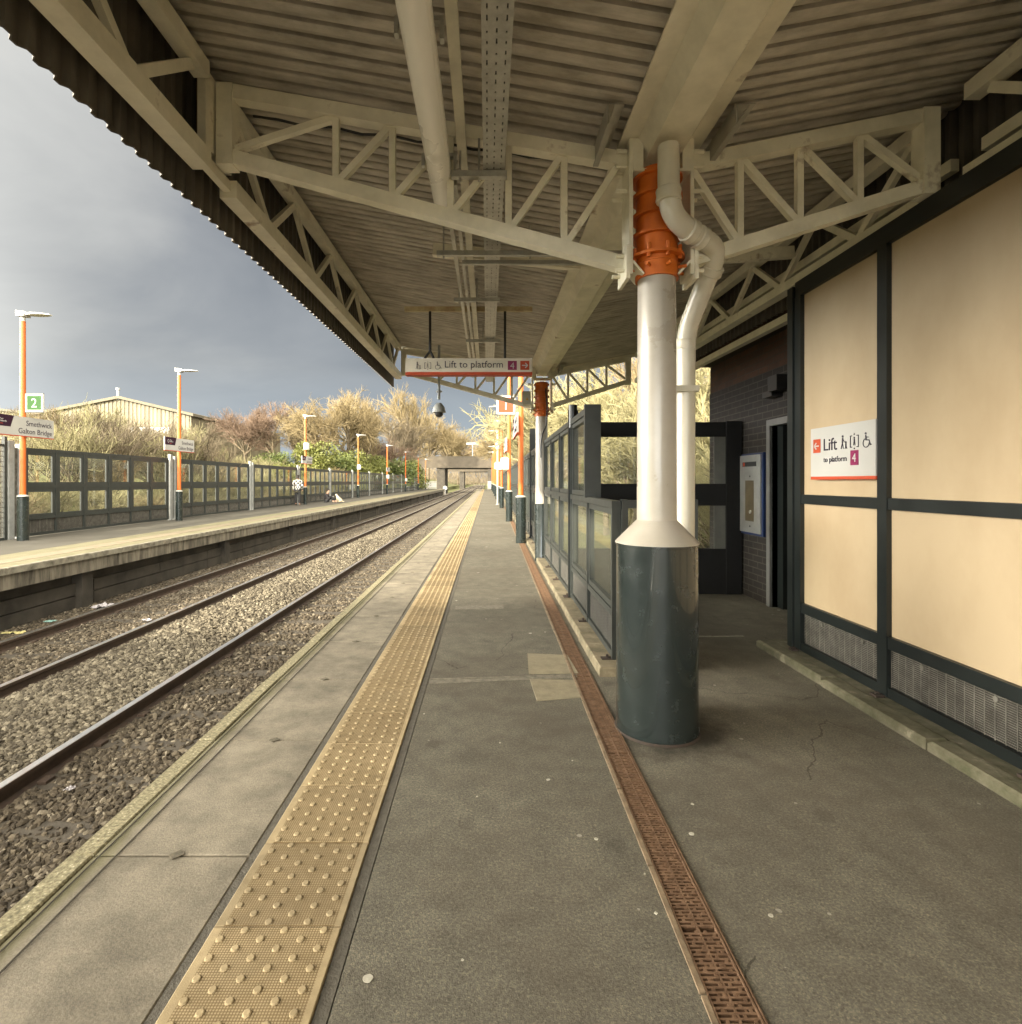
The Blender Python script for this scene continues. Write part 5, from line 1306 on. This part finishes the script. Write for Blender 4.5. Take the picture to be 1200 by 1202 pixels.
def leaf_bush(key, seed, c1, c2):
    r = np.random.default_rng(seed); n = 5200
    t = thing('green_bush', '', 'bush', (0,0,0))
    L_ = [(r.uniform(-1,1)*.9, r.uniform(-1,1)*.9, r.uniform(.5,2.3), r.uniform(.45,.85)) for _ in range(11)]
    w = r.integers(0,11,n); C_ = np.array([l[:3] for l in L_])[w]; rad = np.array([l[3] for l in L_])[w]
    d = r.normal(0,1,(n,3)); d /= np.linalg.norm(d,axis=1)[:,None]; P = C_+d*(rad*r.uniform(.55,1.12,n))[:,None]
    u = r.normal(0,1,(n,3)); u /= np.linalg.norm(u,axis=1)[:,None]; v = np.cross(u, r.normal(0,1,(n,3))); v /= np.linalg.norm(v,axis=1)[:,None]
    s_ = r.uniform(.05,.10,n)[:,None]
    V = np.stack([P-u*s_, P+v*s_*.5, P+u*s_, P-v*s_*.5],1).reshape(-1,3); F = np.arange(4*n).reshape(-1,4)
    m = M_('leaves_'+key, c1, c2, rough=.6, scale=1.2)
    fast_mesh('crown', V, F, m, t)
    a = MB()
    for l in L_: a.tube([(l[0]*.2,l[1]*.2,-.3),(l[0]*.6,l[1]*.6,l[2]*.6),l[:3]],[.05,.03,.015],5)
    o = a.build('trunk', barkm, t)
    protos[key] = [t, 3, False]
leaf_bush('G', 3, (.10,.125,.025), (.05,.07,.015)); leaf_bush('H', 4, (.15,.16,.035), (.08,.09,.018))
def place(key, x, y, z, H, label, cat, group, mat=None, name=None, sx=1):
    pr = protos[key]
    t = pr[0] if not pr[2] else copy_tree(pr[0]); pr[2] = True
    s_ = H/pr[1]; t.location = (x,y,z); t.scale = (s_*sx,s_*sx,s_); t.rotation_euler = (0,0,random.uniform(0,2*PI))
    t['label'] = label; t['category'] = cat; t['group'] = group
    if mat:
        for c in t.children:
            if c.name.startswith('crown'): c.material_slots[0].link = 'OBJECT'; c.material_slots[0].material = tw[mat]
    return t
def gz_at(x): return float(np.interp(x, xs, zs))
GL = 'bare winter trees beyond the far platform'; GR = 'bare winter trees beyond the right-hand fence'; GS = 'leafless scrub beyond the far platform'
# (px, top_y, D, key, mat, label)
L_trees = [
 (222,488,64,'B','red','reddish bare tree just right of the cream warehouse'),
 (246,500,60,'D','brown','low brown bare tree between warehouse and the first tall clump'),
 (290,470,56,'A','red','rounded reddish tree left of the big golden clump'),
 (322,466,62,'B','red','tall reddish bare tree above the green bushes'),
 (345,480,70,'D','brown','brown bare tree in the gap before the tallest golden tree'),
 (378,455,60,'C','gold','golden bare tree forming the left half of the tallest clump'),
 (408,448,64,'A','gold','tallest golden bare tree above the third lamp post'),
 (432,462,72,'D','gold','golden bare tree forming the right shoulder of the tallest clump'),
 (460,478,84,'B','brown','slender brown tree behind the fourth lamp post'),
 (484,456,80,'D','gold','tall narrow golden tree left of the hanging dome camera'),
 (503,474,86,'A','gold','golden tree directly below the dome camera'),
 (520,488,92,'C','gold','golden tree sloping down towards the road bridge'),
 (538,503,100,'B','brown','low brown tree just left of the road bridge'),
 (182,512,50,'D','brown','thin brown tree growing in front of the warehouse right end'),
 (450,500,66,'C','red','low spreading reddish tree among the green bushes'),
 (360,498,76,'A','red','dim reddish tree behind the platform sign by the checked coat'),
 (545,515,125,'A','red','small tree over the left end of the road bridge'),
 (268,492,74,'C','brown','broad brown tree behind the first reddish clump'),
]
for px_, ty, D, key, mt_, lb_ in L_trees:
    D = max(D, 13.6*650/(572-px_)) if px_ < 560 else D
    x, _, zt__ = at(px_, ty, D); z = gz_at(x)-.2; place(key, x, D, z, (zt__-z)*1.08, lb_, 'tree', GL, mt_)
R_trees = [
 (586,478,60,'D','gold','golden bare tree right of the sky gap over the track'),
 (600,470,46,'B','gold','golden tree behind the platform 1 sign'),
 (575,505,95,'A','gold','small golden tree at the right end of the road bridge'),
 (622,455,34,'A','olive','yellow-green tree behind the slimmer column'),
 (660,400,26,'C','olive','big yellow-green tree between the slimmer and the large column'),
 (712,390,21,'A','olive','yellow-green tree whose crown fills the gap left of the large column'),
 (760,380,24,'B','gold','golden tree hidden mostly by the large column'),
 (640,440,42,'D','gold','golden tree standing farther behind the fence'),
 (690,420,36,'B','gold','golden tree farther behind the fence near the large column'),
 (822,375,17,'N','olive','near bare tree seen between downpipe and brick wall'),
 (880,380,26,'C','gold','tree behind the brick lift tower'),
 (735,430,15,'N','olive','spreading branchy tree seen through the transverse screen'),
]
for px_, ty, D, key, mt_, lb_ in R_trees:
    D = max(D, min(230, 3.4*650/(px_-572)))
    x, _, zt__ = at(px_, ty, D); z = gz_at(x)-.3; place(key, x, D, z, zt__-z, lb_, 'tree', GR, mt_)
# scrub in front of warehouse and along the fence backs
i = 0
spots = []
for k in range(34):
    D = random.uniform(20, 52); px_ = 15+k*8.2+random.uniform(-4,4); spots.append((px_, D))
for px_, D in spots:
    x = at(px_,0,D)[0]
    if x > -13: x = -13.5-random.random()*2
    key = 'S'; H = random.uniform(3.0,5.6)
    place(key, x, D, gz_at(x)-.3, H, 'one of the leafless yellow-brown shrubs in the thicket between far fence and warehouse', 'shrub', GS, random.choice(['gold','brown','olive','brown']), sx=1.15)
for k in range(26):
    D = 26+k*3.0+random.uniform(-1,1); x = random.uniform(-17,-13.5)
    place('S', x, D, gz_at(x)-.3, random.uniform(2.6,3.8), 'one of the leafless shrubs in the strip of scrub right behind the far fence', 'shrub', 'leafless scrub right behind the far fence', random.choice(['olive','olive','gold']), sx=1.3)
for k in range(22):
    D = 13+k*1.5+random.uniform(-.5,.5); x = random.uniform(-14.6,-12.9)
    place('S', x, D, gz_at(x)-.3, random.uniform(1.7,2.7), 'one of the low yellow-green shrubs showing through the windows of the far fence', 'shrub', 'low shrubs right behind the near half of the far fence', random.choice(['olive','olive','gold']), sx=1.6)
for k in range(24):
    D = 9+k*2.6+random.uniform(-1,1); x = 3.6+random.uniform(0,3.5)
    if D < 14: x = random.uniform(4.2,7)
    D = max(D, 11)
    place('S', x, D, gz_at(x)-.3, random.uniform(2.6,4.2), 'one of the leafless yellow-green shrubs behind the right-hand fence', 'shrub', 'leafless scrub behind the right-hand fence', random.choice(['gold','olive','olive']), sx=1.2)
gb = [(255,548,42,'G'),(300,540,48,'H'),(322,528,50,'G'),(375,520,52,'H'),(395,530,56,'G'),(418,530,60,'H'),(440,534,66,'H'),(462,530,72,'G'),(478,540,80,'H'),(340,545,40,'H'),(280,545,50,'H')]
wl = ['left end of the row','taller olive clump','dark clump above the fence','right behind the checked coat','bright clump right of the third lamp','beside the fourth lamp','beyond the fourth lamp','by the fifth lamp','last of the row','low one above the fence','low one at the left']
for (px_,ty,D,key), l in zip(gb, wl):
    D = max(D, 13.6*650/(572-px_)); x,_,zt__ = at(px_,ty,D); z = gz_at(x)-.2; place(key, x, D, z, (zt__-z)*1.082, 'bright green leafy bush beyond the far fence, '+l, 'bush', 'green bushes beyond the far fence', sx=1.15)
for px_,ty,D,key,l in ((838,620,13,'H','seen low right of the downpipe'),(650,560,30,'H','behind the slimmer column')):
    x,_,zt__ = at(px_,ty,D); z = gz_at(x)-.4; place(key, x, D, z, (zt__-z)*1.02, 'yellow-green bush beyond the right-hand fence, '+l, 'bush', 'green bushes beyond the right-hand fence', sx=1.6)
# far wood behind everything
V = []; F = []; 
def wood_mass():
    rr = np.random.default_rng(5); segs = []
    for k in range(26000):
        a_ = rr.uniform(-1,1); y = 230+rr.uniform(0,60); x = a_*160; z = abs(rr.normal(0,1))*5+gz_at(x)*.5
        if z > 9: z = rr.uniform(0,9)
        d = np.array((rr.normal(0,.5), rr.normal(0,.3), 1.0)); d /= np.linalg.norm(d); p = np.array((x,y,z)); segs.append(([p, p+d*rr.uniform(1,3)], .09, .03))
    return tubes_np(segs, 3)
V, F = wood_mass(); tag(fast_mesh('far_wood', V, F, tw['brown']), 'hazy belt of bare woodland closing the far end of the line', 'wood', kind='stuff')

# ------------------------------------------------------------------ people and dog
def skin(name, joints, edges, radii, mat, parent, root=0, sub=2):
    me = bpy.data.meshes.new(name); o0 = Vector(ORG.get(parent.name,(0,0,0))) if parent else Vector((0,0,0))
    me.from_pydata([tuple(Vector(j)) for j in joints], edges, []); ob = bpy.data.objects.new('tmp', me); col.objects.link(ob)
    md = ob.modifiers.new('s','SKIN'); 
    for i, r in enumerate(radii): 
        sv = me.skin_vertices[0].data[i]; sv.radius = (r, r) if not isinstance(r, tuple) else r; sv.use_root = (i == root)
    sb_ = ob.modifiers.new('d','SUBSURF'); sb_.levels = sub; sb_.render_levels = sub
    dg = bpy.context.evaluated_depsgraph_get(); m2 = bpy.data.meshes.new_from_object(ob.evaluated_get(dg)); bpy.data.objects.remove(ob); bpy.data.meshes.remove(me)
    m2.name = name; m2.materials.clear(); m2.materials.append(mat)
    for p in m2.polygons: p.use_smooth = True
    o = bpy.data.objects.new(name, m2); col.objects.link(o)
    if parent: o.parent = parent
    return o
skinm = M_('skin', (.52,.32,.22), (.46,.28,.19), rough=.5); hairm = M_('dark_hair', (.03,.022,.018), (.02,.015,.012), rough=.6)
trous = M_('black_trousers', (.022,.022,.024), (.015,.015,.016), rough=.8); shoes = M_('dark_shoes', (.02,.018,.016), rough=.6)
coatd = M_('dark_coat', (.03,.027,.03), (.02,.018,.02), rough=.8)
chk = bpy.data.materials.new('checked_coat'); chk.use_nodes = True; N, L, b = nodes(chk)
tc = N.new('ShaderNodeTexCoord'); c_ = N.new('ShaderNodeTexChecker'); c_.inputs['Scale'].default_value = 9.0; c_.inputs[1].default_value = (.75,.73,.70,1); c_.inputs[2].default_value = (.03,.03,.03,1); L.new(tc.outputs['Object'], c_.inputs[0]); L.new(c_.outputs[0], b.inputs['Base Color']); b.inputs['Roughness'].default_value = .85
def hand(parent, p, d, mat):
    pass
p1 = thing('person', 'person standing with back turned in a black and white checked coat and dark trousers', 'person', (-10.95,32.0,0))
# local coordinates; person faces +y (away), height 1.72
J = [(0,0,.95),(0,0,1.2),(0,0,1.42),(0,.0,1.50),(0,.01,1.60),(0,.01,1.70),
     (-.19,0,1.40),(-.25,.0,1.13),(-.24,.10,.90),(-.235,.14,.82),(.19,0,1.40),(.25,0,1.13),(.24,.08,.90),(.235,.12,.82),
     (-.09,0,.90),(-.10,.02,.50),(-.10,0,.10),(-.10,.12,.04),(.09,0,.90),(.11,-.02,.50),(.12,-.06,.10),(.12,.06,.04)]
E = [(0,1),(1,2),(2,3),(3,4),(4,5),(2,6),(6,7),(7,8),(8,9),(2,10),(10,11),(11,12),(12,13),(0,14),(14,15),(15,16),(16,17),(0,18),(18,19),(19,20),(20,21)]
Rr = [(.15,.11),(.14,.10),(.13,.10),.055,.085,.07,.06,.045,.032,.035,.06,.045,.032,.035,.085,.06,.032,.028,.085,.06,.032,.028]
body = skin('body', J, E, Rr, skinm, p1)
tr1 = skin('trousers', [(0,0,.92),(-.09,0,.86),(-.10,.02,.50),(-.10,0,.12),(.09,0,.86),(.11,-.02,.50),(.12,-.06,.12)], [(0,1),(1,2),(2,3),(0,4),(4,5),(5,6)], [(.17,.13),.11,.085,.07,.11,.085,.07], trous, p1)
ct = skin('coat', [(0,0,1.0),(0,0,.72),(0,0,1.25),(0,0,1.40),(-.20,0,1.41),(-.27,.0,1.12),(-.25,.10,.90),(.20,0,1.41),(.27,0,1.12),(.25,.08,.90)], [(0,1),(0,2),(2,3),(3,4),(4,5),(5,6),(3,7),(7,8),(8,9)], [(.175,.13),(.19,.14),(.17,.12),(.13,.10),.075,.062,.05,.075,.062,.05], chk, p1)
hr = skin('hair', [(0,-.02,1.64),(0,-.04,1.54),(0,-.01,1.69)], [(0,1),(0,2)], [.098,.085,.075], hairm, p1)
shq = skin('shoes', [(-.10,-.02,.04),(-.10,.14,.035),(.12,-.08,.04),(.12,.08,.035)], [(0,1),(2,3)], [.05,.045,.05,.045], shoes, p1, sub=1)
p1.scale = (1.0,1.0,1.0)
p2 = thing('person', 'person in dark clothes sitting low on the far platform facing right', 'person', (-10.55,36.2,0))
J = [(0,0,.14),(.02,0,.36),(.08,0,.56),(.12,0,.64),(.17,0,.74),(.19,0,.83),
     (.08,-.17,.54),(.16,-.20,.32),(.36,-.12,.34),(.42,-.11,.36),(.08,.17,.54),(.16,.20,.32),(.36,.12,.34),(.42,.11,.36),
     (.06,-.10,.13),(.42,-.13,.44),(.52,-.13,.07),(.62,-.13,.05),(.06,.10,.13),(.40,.13,.40),(.60,.13,.07),(.70,.13,.05)]
E2 = [(0,1),(1,2),(2,3),(3,4),(4,5),(2,6),(6,7),(7,8),(8,9),(2,10),(10,11),(11,12),(12,13),(0,14),(14,15),(15,16),(16,17),(0,18),(18,19),(19,20),(20,21)]
skin('body', J, E2, [(.13,.15),(.12,.14),(.11,.13),.05,.09,.07,.06,.045,.03,.035,.06,.045,.03,.035,.085,.06,.04,.035,.085,.06,.04,.035], skinm, p2)
skin('jacket', [(0,0,.18),(.02,0,.36),(.07,0,.57),(.08,-.18,.55),(.16,-.21,.32),(.34,-.13,.34),(.08,.18,.55),(.16,.21,.32),(.34,.13,.34)], [(0,1),(1,2),(2,3),(3,4),(4,5),(2,6),(6,7),(7,8)], [(.17,.19),(.16,.18),(.14,.16),.085,.07,.05,.085,.07,.05], coatd, p2)
skin('trousers', [(.02,0,.15),(.08,-.10,.14),(.42,-.13,.44),(.51,-.13,.12),(.08,.10,.14),(.40,.13,.40),(.58,.13,.12)], [(0,1),(1,2),(2,3),(0,4),(4,5),(5,6)], [(.15,.16),.11,.08,.06,.11,.08,.06], trous, p2)
skin('hair', [(.14,0,.80),(.08,0,.72),(.17,0,.86)], [(0,1),(0,2)], [.09,.075,.07], hairm, p2)
a = MB(); a.box(.40,.50,-.13,.13,.36,.41)
o = a.build('held_papers', signwhite, loc=(0,0,0)); o.location = (-10.55,36.2,0); tag(o, 'small white item held by the sitting person', 'papers')
dg_ = thing('dog', 'small pale dog sitting on the far platform to the right of the sitting person', 'dog', (-9.75,36.4,0))
furm = M_('pale_fur', (.62,.52,.36), (.5,.42,.28), rough=.9)
Jd = [(.12,0,.14),(.02,0,.24),(-.08,0,.34),(-.12,0,.44),(-.15,0,.52),(-.25,0,.50),(-.10,-.07,.22),(-.11,-.07,.03),(-.10,.07,.22),(-.11,.07,.03),(.14,-.10,.10),(.0,-.11,.05),(.14,.10,.10),(.0,.11,.05),(.25,0,.06),(.36,.02,.05)]
Ed = [(0,1),(1,2),(2,3),(3,4),(4,5),(2,6),(6,7),(2,8),(8,9),(0,10),(10,11),(0,12),(12,13),(0,14),(14,15)]
skin('body', Jd, Ed, [.12,.11,.095,.065,.07,.035,.04,.025,.04,.025,.075,.03,.075,.03,.03,.015], furm, dg_, root=1)
skin('ears', [(-.13,-.05,.56),(-.10,-.07,.50),(-.13,.05,.56),(-.10,.07,.50)], [(0,1),(2,3)], [.03,.02,.03,.02], furm, dg_, sub=1)
for o_ in list(bpy.data.objects):
    if o_.parent and o_.type == 'EMPTY': print('WARN', o_.name)
